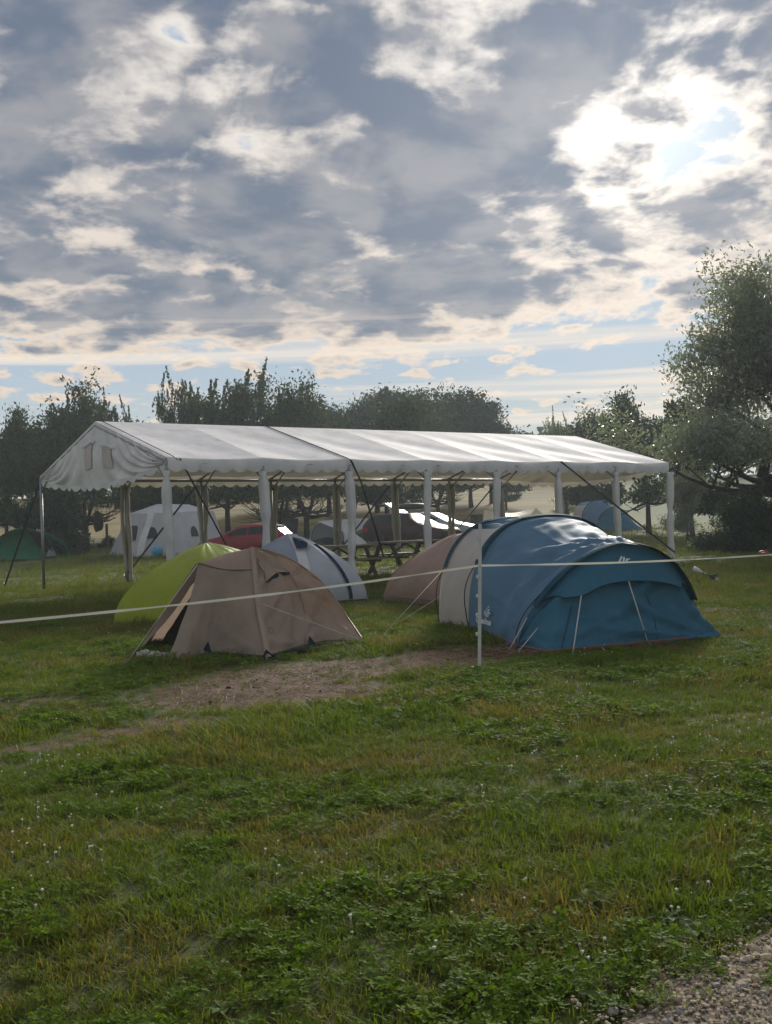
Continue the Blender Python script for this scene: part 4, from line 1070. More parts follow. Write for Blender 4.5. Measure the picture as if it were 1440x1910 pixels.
# ------------------------------------------------------------------ cars
def interp(tab, x):
    return float(np.interp(x, [t[0] for t in tab], [t[1] for t in tab]))
def car(name, label, loc, rz, paint, Lc, Wc, belt, roof, floor=.20, wheels=(.8, 3.35), rear_glass=True, glass_x=None, sc_=1.0):
    """x runs from the nose (0) to the tail (Lc); belt and roof are side profiles"""
    t = thing(name, label, 'car', loc, rz); t.scale = (sc_,) * 3
    xs = sorted(set([0, .03, .1] + list(np.linspace(.2, Lc - .2, 34)) + [Lc - .1, Lc - .03, Lc]))
    rows, rings = [], 13
    def halfw(x): return Wc / 2 * (1 - .20 * max(0, 1 - x / .55) ** 2.2 - .16 * max(0, 1 - (Lc - x) / .5) ** 2.2)
    def zf(x): return floor + .12 * max(0, 1 - x / .4) + .16 * max(0, 1 - (Lc - x) / .5)
    def ring(x):
        zb, zr, w_ = interp(belt, x), interp(roof, x), halfw(x)
        z0 = zf(x); cabin = max(zr - zb, 0)
        wr_ = w_ * (.97 - .26 * min(cabin / .5, 1))
        pts = [(0, z0), (w_ * .8, z0), (w_ * .97, z0 + .06), (w_, z0 + (zb - z0) * .5), (w_ * .99, z0 + (zb - z0) * .8), (w_ * .965, zb)]
        pts += [(w_ * .955 + (wr_ - w_ * .955) * k, zb + cabin * k * .92) for k in (.08, .5, .93)]
        pts += [(wr_ * .93, zb + cabin * .975 + .02), (wr_ * .6, zr + .03), (wr_ * .25, zr + .04), (0, zr + .042)]
        return pts
    full = []
    for x in xs:
        r = ring(x); full.append([(x, -y, z) for y, z in r] + [(x, y, z) for y, z in reversed(r[1:-1])])
    n = len(full[0]); vs = [p for f in full for p in f]
    fs = grid_faces(n, len(xs), 0, True) + [tuple(range(n)), tuple(reversed(range((len(xs) - 1) * n, len(xs) * n)))]
    vs = [(x - Lc / 2, y, z) for x, y, z in vs]
    body_ = mesh('body', vs, fs, paint, t, True)
    bm_ = bmesh.new(); bm_.from_mesh(body_.data); bmesh.ops.recalc_face_normals(bm_, faces=list(bm_.faces)); bm_.to_mesh(body_.data); bm_.free()
    def sidept(x, k, s, o=.012):
        zb, zr, w_ = interp(belt, x), interp(roof, x), halfw(x); cabin = max(zr - zb, 0)
        wr_ = w_ * (.97 - .26 * min(cabin / .5, 1))
        y = w_ * .955 + (wr_ - w_ * .955) * k + o
        return Vector((x - Lc / 2, s * y, zb + cabin * k * .92))
    g0, g1, ws0, ws1, rw0, rw1 = glass_x
    pil = [g0, g0 + (g1 - g0) * .46, g0 + (g1 - g0) * .50, g1]
    for s in (-1, 1):
        for a, b in ((pil[0], pil[1]), (pil[2], pil[3])):
            v_ = []; N = 10
            for j in range(4):
                for i in range(N):
                    x = a + (b - a) * i / (N - 1); v_.append(sidept(x, .06 + .80 * j / 3, s))
            mesh('side_window', v_, grid_faces(N, 4), M['carglass'], t, True)
        # wheels, arches, door seams, mirror, handles
        for wxp in wheels:
            cx_, cy_, cz_, rad = wxp - Lc / 2, s * (Wc / 2 - .10), .315, .315
            prof = [(rad * .60, -.10), (rad * .92, -.105), (rad, -.07), (rad, .07), (rad * .92, .105), (rad * .60, .10)]
            v_, N = [], 24
            for r_, yy in prof:
                for i in range(N): v_.append((cx_ + r_ * math.cos(2 * PI * i / N), cy_ + s * yy, cz_ + r_ * math.sin(2 * PI * i / N)))
            ar = [(cx_ + (rad + .07) * math.cos(PI * i / 14 * 1.16 - .25), s * (Wc / 2 + .002 - .10 * .0), cz_ + (rad + .07) * math.sin(PI * i / 14 * 1.16 - .25)) for i in range(15)]
            mesh('wheel_arch', ar + [(p[0], s * (Wc / 2 - .22), p[2]) for p in ar], [tuple(range(15))] + [(i, i + 1, 16 + i, 15 + i) for i in range(14)], M['blackplastic'], t)
            wl = mesh('wheel', v_, grid_faces(N, len(prof), 0, True), M['rubber'], t, True)
            v_, f_ = [], []
            for i in range(10):
                a = 2 * PI * i / 10
                for rr, aa in ((.045, -.2), (.045, .2), (rad * .6, .13 if i % 2 == 0 else .05), (rad * .6, -.13 if i % 2 == 0 else -.05)):
                    v_.append((cx_ + rr * math.cos(a + aa), cy_ + s * (.085 if rr > .1 else .10), cz_ + rr * math.sin(a + aa)))
                f_.append((4 * i, 4 * i + 1, 4 * i + 2, 4 * i + 3))
            mesh('rim', v_, f_, M['rim'], wl)
        mv, mf_ = box_mesh(ws0 + .25 - Lc / 2 + .1, s * (Wc / 2 + .07), interp(belt, ws1) + .08, .12, .17, .12)
        mesh('mirror', mv, mf_, paint, t)
        for xh in (pil[1] - .12, pil[3] - .25):
            box('door_handle', (xh - Lc / 2, s * (halfw(xh) + .004), interp(belt, xh) - .12), (.17, .03, .03), paint, t)
        hl = [(.05 + .45 * u - Lc / 2, s * (halfw(.05 + .45 * u) * .97 - .22 * (1 - u) + .015), interp(belt, .05 + .45 * u) - .07 - .10 * v - .02 * u) for v in (0, 1) for u in (0, .33, .66, 1)]
        mesh('headlight', hl, [(0, 1, 5, 4), (1, 2, 6, 5), (2, 3, 7, 6)], M['lamp'], t)
        tlv = [(Lc - .42 + .40 * u - Lc / 2, s * (halfw(Lc - .42 + .40 * u) + .012 - .16 * max(0, u - .7)), .86 + .02 * u - .16 * v) for v in (0, 1) for u in (0, .35, .7, 1)]
        mesh('tail_light', tlv, [(0, 1, 5, 4), (1, 2, 6, 5), (2, 3, 7, 6)], M['tail'], t)
    def screen(x0, x1, nm):
        v_ = []
        for j in range(5):
            x = x0 + (x1 - x0) * j / 4; zr = interp(roof, x); w_ = halfw(x); zb = interp(belt, x)
            cabin = max(zr - zb, 0); wr_ = w_ * (.97 - .26 * min(cabin / .5, 1)) * .86
            for i in range(7):
                k = -1 + 2 * i / 6; v_.append((x - Lc / 2, wr_ * k, zr + .056 - .03 * k * k))
        mesh(nm, v_, grid_faces(7, 5), M['carglass'], t, True)
    screen(ws0, ws1, 'windscreen'); screen(rw0, rw1, 'rear_window')
    for nm, x_, z_ in (('number_plate', -.012, .48), ('number_plate', Lc + .012, .62)):
        box(nm, (x_ - Lc / 2, 0, z_), (.012, .52, .11), M['plate'], t)
    box('front_grille', (-.004 - Lc / 2, 0, .36), (.02, 1.0, .12), M['blackplastic'], t)
    box('rear_bumper', (Lc - .03 - Lc / 2, 0, .36), (.10, Wc * .80, .14), M['blackplastic'], t, None, False, .03)
    return t
HB_belt = [(0, .62), (.15, .74), (.9, .88), (1.3, .92), (3.4, 1.02), (4.06, 1.0)]
HB_roof = [(0, .62), (.15, .74), (.9, .90), (1.15, .96), (1.95, 1.38), (2.5, 1.45), (3.2, 1.42), (3.7, 1.30), (3.98, 1.02), (4.06, .98)]
rc = gp(459, 1039)
red = car('parked_car', 'red hatchback parked behind the marquee with its nose to the left', rc, math.atan2(-.22, .97), M['redcar'], 4.06, 1.75, HB_belt, HB_roof, .2, (.80, 3.32), True, (1.55, 3.35, 1.2, 1.95, 3.62, 3.94), .86)
box('spoiler', (3.62 - 2.03, 0, 1.375), (.32, 1.15, .04), M['blackplastic'], red, Matrix.Rotation(.18, 3, 'Y'), False, .01)
ES_belt = [(0, .60), (.15, .72), (1.1, .90), (1.5, .94), (4.2, 1.0), (4.6, .98)]
ES_roof = [(0, .60), (.15, .72), (1.1, .92), (1.3, .97), (2.2, 1.42), (2.9, 1.48), (3.9, 1.45), (4.3, 1.28), (4.55, 1.0), (4.6, .96)]
bc = gp(768, 1017)
bur = car('parked_car', 'dark burgundy estate car carrying a black roof box', bc, math.atan2(.62, -.78), M['burgundy'], 4.6, 1.8, ES_belt, ES_roof, .2, (.9, 3.6), True, (1.75, 4.0, 1.35, 2.2, 4.28, 4.52))
rb = thing('roof_box', 'black roof box on top of the burgundy estate car', 'roof box', (bc.x, bc.y, bc.z + 1.56), math.atan2(.62, -.78))
def rbf(u, v):
    a = 2 * PI * u; x = -1.0 + 2.0 * v; k = math.sin(PI * min(max(v, .015), .985)) ** .28
    cx_, cz_ = math.cos(a), math.sin(a)
    return Vector((x, .42 * k * math.copysign(abs(cx_) ** .6, cx_), .20 + .19 * k * math.copysign(abs(cz_) ** .7, cz_) * (1 if cz_ > 0 else .6)))
vs = [rbf(i / 24, j / 20) for j in range(21) for i in range(24)]
mesh('shell', vs, grid_faces(24, 21, 0, True), M['blackplastic'], rb, True)
for x in (-.55, .55): box('roof_bar', (x, 0, .02), (.06, 1.25, .04), M['steel'], rb)
svc = gp(812, 1009)
sil = car('parked_car', 'silver car parked behind the burgundy estate with its nose to the right', svc, math.atan2(.42, -.9), M['silver'], 4.3, 1.78, HB_belt, [(a * 1.06, b) for a, b in HB_roof], .2, (.85, 3.5), True, (1.6, 3.5, 1.25, 2.05, 3.85, 4.15))
tg = mesh('open_tailgate', [(1.70, -.6, 1.44), (1.70, .6, 1.44), (2.55, .55, 1.95), (2.55, -.55, 1.95), (1.72, -.6, 1.50), (1.72, .6, 1.50), (2.5, .55, 2.02), (2.5, -.55, 2.02)],
          [(0, 1, 2, 3), (4, 7, 6, 5), (0, 4, 5, 1), (2, 6, 7, 3), (1, 5, 6, 2), (0, 3, 7, 4)], M['silver'], sil)

# ------------------------------------------------------------------ trees
def leaf_mesh(name, Cn, D, N, L, Wd, mat, parent):
    """thin lens-shaped leaves: centre, direction, normal, length, width arrays"""
    n = len(Cn)
    D = D / np.linalg.norm(D, axis=1, keepdims=True)
    S = np.cross(D, N); S /= np.maximum(np.linalg.norm(S, axis=1, keepdims=True), 1e-6)
    L = L[:, None]; Wd = Wd[:, None]
    Nn = np.cross(S, D)
    v = np.stack([Cn - D * L * .5, Cn + S * Wd * .5 + Nn * Wd * .12, Cn + D * L * .5, Cn - S * Wd * .5 + Nn * Wd * .12], 1).reshape(-1, 3)
    me = bpy.data.meshes.new(name)
    me.vertices.add(4 * n); me.vertices.foreach_set('co', v.astype(np.float32).ravel())
    me.loops.add(4 * n); me.loops.foreach_set('vertex_index', np.arange(4 * n, dtype=np.int32))
    me.polygons.add(n); me.polygons.foreach_set('loop_start', np.arange(0, 4 * n, 4, dtype=np.int32)); me.polygons.foreach_set('loop_total', np.full(n, 4, dtype=np.int32))
    me.update(); me.validate()
    return link(name, me, mat, parent, False)
def rv_(n): 
    a = rng.normal(size=(n, 3)); return a / np.linalg.norm(a, axis=1, keepdims=True)
def grow(seed, H, trunk_h, spread, limbs, nlev, leaves, leafL, leafW, lean=0.0, upright=.35, fork=0, clump=.30, trunk_r=.16, low=.0, sprig=0, skirt=4):
    """returns trunk/limb tubes and leaf arrays for one tree of height H"""
    rd = random.Random(seed); rg = np.random.default_rng(seed)
    parts, tips = [], []
    def branch(p, d, ln, r, lev):
        pts, rr = [p.copy()], [r]
        k = 4 if lev else 6
        q = p.copy(); dd = d.copy()
        for i in range(k):
            dd = (dd + Vector((rd.gauss(0, .16), rd.gauss(0, .16), rd.gauss(0, .10) + upright * .22))).normalized()
            q = q + dd * (ln / k); pts.append(q.copy()); rr.append(max(r * (1 - .75 * (i + 1) / k), .006))
        if lev <= 2: parts.append(tube_mesh(pts, rr, 7 if lev == 0 else 5 if lev == 1 else 4))
        if lev >= nlev - 1: tips.append((pts, dd.copy(), lev))
        if lev < nlev:
            nb = {0: limbs, 1: 6, 2: 4}.get(lev, 3)
            for i in range(nb):
                t = rd.uniform(.3 if lev else .25, 1.0)
                lowl = lev == 0 and i < skirt
                if lowl: t = rd.uniform(0.0, .14)
                j = min(int(t * k), k - 1)
                b = pts[j].lerp(pts[j + 1], t * k - j) if j < k else pts[-1]
                a = rd.uniform(0, 2 * PI); out_ = Vector((math.cos(a), math.sin(a), rd.uniform(-.15, .55)))
                nd = (dd * .55 + out_ * rd.uniform(.6, 1.1)).normalized()
                if lowl: nd = Vector((math.cos(a), math.sin(a), rd.uniform(-.25, .05))).normalized()
                branch(b, nd, ln * rd.uniform(.45, .68) * (spread if lev == 0 else 1), max(rr[j] * .55, .01), lev + 1)
    stems = fork or 1
    if fork:
        p0 = Vector((0, 0, -.1)); pt = Vector((lean * .3, 0, trunk_h * .45))
        parts.append(tube_mesh([p0, p0.lerp(pt, .5), pt], [trunk_r * 1.25, trunk_r, trunk_r * .95], 8))
        for i in range(fork):
            a = 2 * PI * i / fork + seed; d = Vector((math.cos(a) * .45 + lean, math.sin(a) * .35, 1)).normalized()
            branch(pt.copy(), d, (H - trunk_h * .45) * rd.uniform(.5, .62), trunk_r * .72, 0)
    else:
        tp = Vector((lean * trunk_h, 0, trunk_h))
        parts.append(tube_mesh([Vector((0, 0, -.15)), Vector((lean * trunk_h * .3, .03, trunk_h * .5)), tp], [trunk_r * 1.3, trunk_r, trunk_r * .9], 8))
        branch(tp, Vector((lean, 0, 1)).normalized(), (H - trunk_h) * .58, trunk_r * .85, 0)
    Cs, Ds = [], []
    nt_ = len(tips); per = max(int(leaves / nt_), 4)
    for pts, dd, lev in tips:
        A_ = np.array([tuple(p) for p in pts]); t = rg.random(per) * (len(pts) - 1); i = np.minimum(t.astype(int), len(pts) - 2); f = (t - i)[:, None]
        c = A_[i] * (1 - f) + A_[i + 1] * f + np.clip(rg.normal(size=(per, 3)), -1.5, 1.5) * clump * (.6 + .7 * rd.random())
        d = np.array(tuple(dd)) * .7 + rg.normal(size=(per, 3)) * .7
        Cs.append(c); Ds.append(d)
    for i in range(sprig):       # long shoots standing above the crown
        a, b = rd.choice(tips)[0], rd.uniform(.6, 1.5)
        top_ = a[-1]
        if top_.z < H * .62: continue
        e = top_ + Vector((rd.gauss(0, .25), rd.gauss(0, .25), b)); per_ = int(60 * b)
        parts.append(tube_mesh([a[0], a[len(a) // 2], top_, top_.lerp(e, .5) + Vector((rd.gauss(0, .06), 0, 0)), e], [.016, .015, .014, .01, .005], 4))
        t = rg.random((per_, 1)); Cs.append(np.array(tuple(top_)) * (1 - t) + np.array(tuple(e)) * t + rg.normal(size=(per_, 3)) * .10 * (1.2 - t)); Ds.append(np.array([0, 0, .8]) + rg.normal(size=(per_, 3)) * .5)
    Cc = np.concatenate(Cs); Dd = np.concatenate(Ds)
    zmin = low * H
    keep = Cc[:, 2] > zmin + rg.random(len(Cc)) * .5
    Cc, Dd = Cc[keep], Dd[keep]
    n = len(Cc)
    Nn = rg.normal(size=(n, 3)) + np.array([0, 0, .5])
    s = rg.uniform(.6, 1.3, n)
    return join(parts), (Cc, Dd, Nn, leafL * s, leafW * s)
PROTO = {}
def proto(key, leafm, **kw):
    (vs, fs), lf = grow(**kw)
    tm = bpy.data.meshes.new('trunk'); tm.from_pydata([tuple(v) for v in vs], [], fs); tm.update(); tm.materials.append(M['bark']); tm.polygons.foreach_set('use_smooth', [True] * len(tm.polygons))
    o = leaf_mesh('crown', *lf, M[leafm], None); cm = o.data; bpy.data.objects.remove(o)
    z = lf[0][:, 2]; PROTO[key] = (tm, cm, float(np.percentile(z, 99.6)))
proto('bushy', 'leaf', seed=3, H=8, trunk_h=1.6, spread=.95, limbs=15, nlev=3, leaves=22000, leafL=.24, leafW=.12, clump=.30, low=.20)
proto('sprig', 'leaf', seed=11, H=8, trunk_h=1.5, spread=.95, limbs=14, nlev=3, leaves=16000, leafL=.20, leafW=.095, clump=.20, upright=.55, sprig=60, low=.22)
proto('fork', 'leaf', seed=23, H=8, trunk_h=2.2, spread=.95, limbs=12, nlev=3, leaves=20000, leafL=.21, leafW=.10, clump=.25, upright=.45, fork=3, sprig=40, low=.24)
proto('dense', 'leafdark', seed=31, H=8, trunk_h=1.4, spread=1.0, limbs=16, nlev=3, leaves=24000, leafL=.30, leafW=.16, clump=.40, low=.15)
proto('shrub', 'leafdark', seed=41, H=3.4, trunk_h=.12, spread=1.15, limbs=18, nlev=3, leaves=24000, leafL=.15, leafW=.07, clump=.28, trunk_r=.05, upright=.22, skirt=9)
proto('willow', 'leafwillow', seed=57, H=9.5, trunk_h=1.7, spread=1.2, limbs=20, nlev=3, leaves=125000, leafL=.17, leafW=.06, clump=.40, lean=.24, skirt=7, trunk_r=.26, upright=.4, low=.27)
proto('olive', 'leafwillow', seed=63, H=5, trunk_h=.7, spread=1.0, limbs=11, nlev=3, leaves=12000, leafL=.16, leafW=.055, clump=.18, trunk_r=.09, upright=.4, sprig=25)
def tree(kind, name, label, cat, at_, h, wide=1.0, rz=0.0, group=None, leafm=None):
    tm, cm, zt = PROTO[kind]
    t = thing(name, label, cat, Vector((at_[0], at_[1], float(gz(at_[0], at_[1])))), rz, group)
    s = h / zt; t.scale = (s * wide, s * wide, s)
    for nm, me_ in (('trunk', tm), ('crown', cm)):
        o = bpy.data.objects.new(nm, me_); C.objects.link(o); o.parent = t
        if nm == 'crown' and leafm: o.material_slots[0].link = 'OBJECT'; o.material_slots[0].material = M[leafm]
    return t
def tree_px(kind, name, label, cat, bx, d, ytop, wide=1.0, rz=0.0, group=None, leafm=None):
    p = px(bx, 980, d); zt = px(bx, ytop, d).z; g = float(gz(p.x, p.y))
    return tree(kind, name, label, cat, (p.x, p.y), zt - g, wide, rz, group, leafm)
TR = 'trees along the back of the campsite'
tree_px('bushy', 'tree', 'bushy green tree at the left edge over the green tent, on a thin bare stem', 'tree', 12, 56, 765, .62, .4, TR)
tree_px('dense', 'tree', 'dark dense tree left of the marquee gable, right of the thin stemmed tree', 'tree', 88, 60, 770, .75, 1.0, TR)
tree_px('fork', 'tree', 'tree with a forked trunk and upright shoots left of the marquee ridge', 'tree', 160, 58, 715, .80, 2.1, TR)
tree_px('sprig', 'tree', 'thin airy tree just above the left tip of the marquee roof', 'tree', 238, 66, 752, .62, .7, TR)
tree_px('shrub', 'shrub', 'dark cone shaped bush beside the green tent, left of the forked tree', 'shrub', 104, 52, 905, .70, .3)
tree_px('shrub', 'shrub', 'low dark bush between the forked tree and the white family tent', 'shrub', 196, 62, 1000, 1.3, 1.3)
tree_px('sprig', 'tree', 'tree with long upright shoots rising tallest over the left half of the roof', 'tree', 425, 63, 700, .88, 2.9, TR)
tree_px('sprig', 'tree', 'airy upright tree left of the tallest shoots above the roof', 'tree', 352, 66, 706, .66, 5.2, TR)
tree_px('fork', 'tree', 'three stemmed tree behind the red car and the dark bin', 'tree', 524, 62, 728, .88, .2, TR)
tree_px('fork', 'tree', 'many stemmed tree right of the dark bin behind the pale blue tent', 'tree', 572, 63, 712, .85, 4.0, TR)
tree_px('dense', 'tree', 'low dark crown behind the white family tent', 'tree', 300, 72, 800, 1.0, 3.3, TR)
tree_px('bushy', 'tree', 'tree with a dark trunk behind the burgundy car', 'tree', 722, 66, 745, .85, 5.1, TR)
tree_px('bushy', 'tree', 'short dark tree behind the cream tarp', 'tree', 946, 84, 880, 1.1, 2.5, TR)
tree_px('fork', 'tree', 'dark multi stemmed tree behind the silver car', 'tree', 818, 76, 770, .95, 1.2, TR)
ORD = ['first', 'second', 'third', 'fourth', 'fifth', 'sixth', 'seventh', 'eighth', 'ninth', 'tenth', 'last', 'twelfth', 'thirteenth', 'fourteenth']
WD = 'trees of the wood behind the marquee'
for k, (bx, d, yt, wd) in enumerate(((500, 88, 745, 1.0), (560, 92, 748, 1.0), (615, 86, 738, 1.0), (662, 90, 733, 1.0), (705, 86, 727, 1.0), (750, 92, 724, 1.0), (795, 88, 727, 1.0), (838, 92, 729, 1.0), (880, 88, 738, 1.0), (918, 91, 756, .85), (945, 88, 782, .7))):
    yt += 10
    tree_px('dense' if k % 3 else 'bushy', 'tree', '%s tree from the left in the round topped wood behind the marquee' % ORD[k], 'tree', bx, d, yt, wd, k * 1.7, WD)
tree_px('sprig', 'tree', 'airy silvery tree at the gap in the wood above the right end of the roof', 'tree', 1058, 72, 778, .55, .5, TR, 'leafwillow')
tree_px('dense', 'tree', 'rounded dark tree right of the airy silvery tree over the roof end', 'tree', 1128, 70, 774, .8, 1.9, TR)
tree_px('bushy', 'tree', 'dark tree directly left of the big willow, behind the marquee corner', 'tree', 1210, 58, 742, .85, 2.8, TR)
tree_px('dense', 'tree', 'dark tree filling the space between the marquee corner and the willow trunk', 'tree', 1290, 52, 752, .8, 4.4, TR)
tree_px('olive', 'shrub', 'grey green shrub behind the cream tarp and far blue tent', 'shrub', 1062, 74, 905, 1.3, 1.1)
tree_px('olive', 'shrub', 'tall feathery bush at the right marquee post', 'shrub', 1282, 41, 860, .85, 2.2)
tree_px('olive', 'shrub', 'pale bush at the right edge beyond the willow trunk', 'shrub', 1432, 48, 935, 1.0, .2, None, 'leafpale')
tree_px('willow', 'willow_tree', 'big silvery willow leaning in at the right edge', 'tree', 1392, 36, 512, .98, .15)
tree_px('shrub', 'shrub', 'large dark bush at the foot of the willow', 'shrub', 1368, 33, 915, 1.15, .8)
tree_px('shrub', 'shrub', 'dark bush at the right edge beside the large dark bush', 'shrub', 1455, 34, 940, 1.1, 2.6)
# hedge on the skyline of the field: reads as one mass
hl_ = []
for x in np.arange(-75, 90, 2.2):
    y = 128 + 6 * math.sin(x * .07) + random.uniform(-3, 3); n = 260
    h = 4.5 + 2.2 * vn(np.array(x), np.array(0.0), .2, 5)
    c = np.stack([x + rng.normal(size=n) * 1.6, y + rng.normal(size=n) * 1.3, float(gz(x, y)) + rng.random(n) ** .8 * h], -1)
    hl_.append(c)
hc_ = np.concatenate(hl_); nn_ = len(hc_)
hd = leaf_mesh('hedge', hc_, rv_(nn_), rv_(nn_), rng.uniform(.6, 1.2, nn_), rng.uniform(.35, .7, nn_), M['leafdark'], None)
tag(hd, kind='stuff')

# ------------------------------------------------------------------ smaller things round the trees
bn = thing('bin', 'dark open topped bin between two trees behind the red car', 'bin', gp(542, 1012), .1)
bnz = px(542, 966, bn.location.y).z - bn.location.z
v = [(-.36, -.3, 0), (.33, -.3, 0), (.33, .3, 0), (-.36, .3, 0), (-.45, -.36, bnz + .06), (.45, -.36, bnz - .08), (.45, .36, bnz - .08), (-.45, .36, bnz + .06)]
mesh('container', v, [(0, 1, 5, 4), (1, 2, 6, 5), (2, 3, 7, 6), (3, 0, 4, 7), (3, 2, 1, 0)], M['bin'], bn)
tube('rim', [Vector(p) for p in (v[4], v[5], v[6], v[7], v[4])], .03, M['blackplastic'], bn, 6, False)
sw = px(182, 972, 56.5)
sk_ = thing('hanging_bag', 'dark brown bag hanging from a limb of the forked tree', 'bag', (sw.x, sw.y, sw.z - .5))
def bagf(u, v):
    a = 2 * PI * u; w_ = .20 + .10 * (1 - v); k = math.sin(PI * min(max(v, .03), .97)) ** .25
    return Vector((w_ * k * math.cos(a) + .06 * (1 - v), .14 * k * math.sin(a), v * 1.0 + .06 * math.cos(a) * (1 - v)))
mesh('sack', [bagf(i / 16, j / 12) for j in range(13) for i in range(16)], grid_faces(16, 13, 0, True) + [tuple(reversed(range(16)))], M['sack'], sk_, True)
tube('cord', [Vector((-.02, 0, .95)), Vector((.0, 0, 1.9))], .018, M['pole'], sk_, 6, False)
for k, (a, b, c) in enumerate(((243, 936, 914), (257, 938, 920))):
    p = px(a, b, 100); fp_ = thing('field_post', ('pale thin post far off in the field, left of two', 'pale thin post far off in the field, right of two')[k], 'post', G3(p.x, p.y))
    tube('shaft', [Vector((0, 0, -.2)), Vector((0, 0, 1.6))], .07, M['white_plastic'], fp_, 8, False); tube('cap', [Vector((0, 0, 1.6)), Vector((0, 0, 1.68))], [.09, .05], M['steel'], fp_, 8, False)
sp_ = px(199, 985, 60); fp_ = thing('wooden_stake', 'short dark wooden stake left of the white family tent', 'stake', G3(sp_.x, sp_.y))
box('shaft', (0, 0, .6), (.12, .12, 1.5), M['wood'], fp_); 
# lamp lying in the grass right of the blue tent
lp = thing('garden_lamp', 'garden lamp with white head and black stem leaning low in the grass', 'lamp', gp(1325, 1083))
c = gp(1338, 1084, .03); a = px(1293, 1060, c.y + .12); dl = a - c
tube('stem', [c, c + dl * .62], .012, M['pole'], lp, 8)
tube('head', [c + dl * .62, c + dl * .66, c + dl * .80, c + dl * .96, c + dl], [.015, .022, .045, .05, .03], M['white_plastic'], lp, 12)
tube('base', [c + dl * .10, c + dl * .16, c + dl * .30], [.10, .085, .03], M['navy'], lp, 12)
tube('foot_spike', [c + dl * .08, c - dl * .06], [.03, .02], M['lamp'], lp, 8)
# pale leafy plant at the foot of the big bush
def leafy(name, label, at_, nl, ln, wd, mats, lift=.5, group=None, cat='plant'):
    t = thing(name, label, cat, at_, random.uniform(0, 6), group)
    ms = LEAFM[mats]
    for i in range(nl):
        a = 2 * PI * i / nl + random.uniform(-.3, .3)
        o = bpy.data.objects.new('leaf', random.choice(ms)); C.objects.link(o); o.parent = t
        s = ln * random.uniform(.7, 1.15)
        o.rotation_euler = (random.uniform(-.25, .25), -random.uniform(.1, lift), a); o.scale = (s, s * wd * random.uniform(.8, 1.2), s); o.location = (0, 0, .01)
    return t
def leaf_shape(seed, mat):
    rd = random.Random(seed); vs = []
    N = 9
    for i in range(N):
        t = i / (N - 1); w_ = (math.sin(PI * t ** .8) ** .8) * .5 * (1 + .12 * math.sin(t * 14 + seed)) * (1 if t > .18 else .3) + .012
        z = .30 * t - .34 * t * t + rd.uniform(-.012, .012)
        for k in (-1, -.5, 0, .5, 1): vs.append((t, w_ * k, z + .06 * abs(k) * math.sin(PI * t) + .02 * math.sin(t * 18 + k * 3)))
    me_ = bpy.data.meshes.new('leaf'); me_.from_pydata(vs, [], grid_faces(5, N)); me_.update(); me_.materials.append(mat)
    me_.polygons.foreach_set('use_smooth', [True] * len(me_.polygons)); return me_
LEAFM = {'weed': [leaf_shape(s, M['leafweed']) for s in (1, 2, 3, 4)], 'pale': [leaf_shape(s, M['leafpale']) for s in (5, 6)]}
leafy('plant', 'pale leafy plant at the left foot of the large dark bush', gp(1292, 1030), 9, .42, .32, 'pale', 1.2)
# tape, post and what hangs on it
P0 = gp(893, 1251)
fp = thing('fence_post', 'white plastic fence post standing in front of the blue tent', 'fence post', P0)
ptop = px(895.5, 977, P0.y - .02)
dv = ptop - P0
def bar(a_, b_, sx, sy):
    vs = []
    for p in (a_, b_):
        for x, y in ((-1, -1), (1, -1), (1, 1), (-1, 1)): vs.append(p + Vector((x * sx / 2, y * sy / 2, 0)))
    return vs, [(0, 1, 2, 3), (7, 6, 5, 4), (0, 4, 5, 1), (1, 5, 6, 2), (2, 6, 7, 3), (3, 7, 4, 0)]
v1, f1_ = bar(Vector((0, 0, -.15)), dv, .030, .012); v2, f2_ = bar(Vector((.010, .010, -.15)), dv + Vector((.010, .010, -.01)), .010, .022)
mesh('shaft', *join([(v1, f1_), (v2, f2_)]), M['white_plastic'], fp)
for k in range(6):
    t = .25 + .13 * k; c = dv * t; box('tape_clip', (c.x - .022, c.y - .012, c.z), (.022, .014, .03), M['white_plastic'], fp, None, False, .004)
box('step_foot', (-.035, -.01, .03), (.09, .03, .018), M['white_plastic'], fp, None, False, .005)
Tp = px(893, 1055, P0.y - .035)
Lp, Rp = px(-130, 1173, 6.55), px(1560, 1026, 10.6)
tpth = []
for i in range(41):
    t = i / 40; p = Lp.lerp(Tp, t); p.z -= .035 * math.sin(PI * t); tpth.append(p)
for i in range(1, 31):
    t = i / 30; p = Tp.lerp(Rp, t); p.z -= .03 * math.sin(PI * t); tpth.append(p)
def tside(i):
    a = .75 * math.sin(i * .33) + .3 * math.sin(i * .9) + (.9 * math.exp(-((i - 57) / 4.0) ** 2)); return Vector((0, math.sin(a), math.cos(a)))
tp_ = ribbon('fence_tape', tpth, tside, .019, M['tape'], None)
tag(tp_, 'white fence tape stretched across the whole view in front of the tents', 'fence tape')
for q_, lab in ((px(-120, 1172, 6.56), 'white fence post carrying the left end of the tape'), (px(1552, 1026, 10.56), 'white fence post carrying the right end of the tape')):
    r = fp.copy(); C.objects.link(r); r.location = G3(q_.x, q_.y + .03); r['label'] = lab
    for ch in fp.children:
        c_ = ch.copy(); C.objects.link(c_); c_.parent = r
ro = thing('reel_handle', 'red plastic handle hooked on the fence tape at the right edge', 'handle', px(1424, 1031, 10.53))
tube('grip', [Vector((  .04 * math.cos(a), 0, .02 * math.sin(a) - .004)) for a in np.linspace(.1, PI - .1, 9)], .009, M['red_handle'], ro, 6, False)
box('hook', (0, 0, -.002), (.09, .012, .010), M['red_handle'], ro)

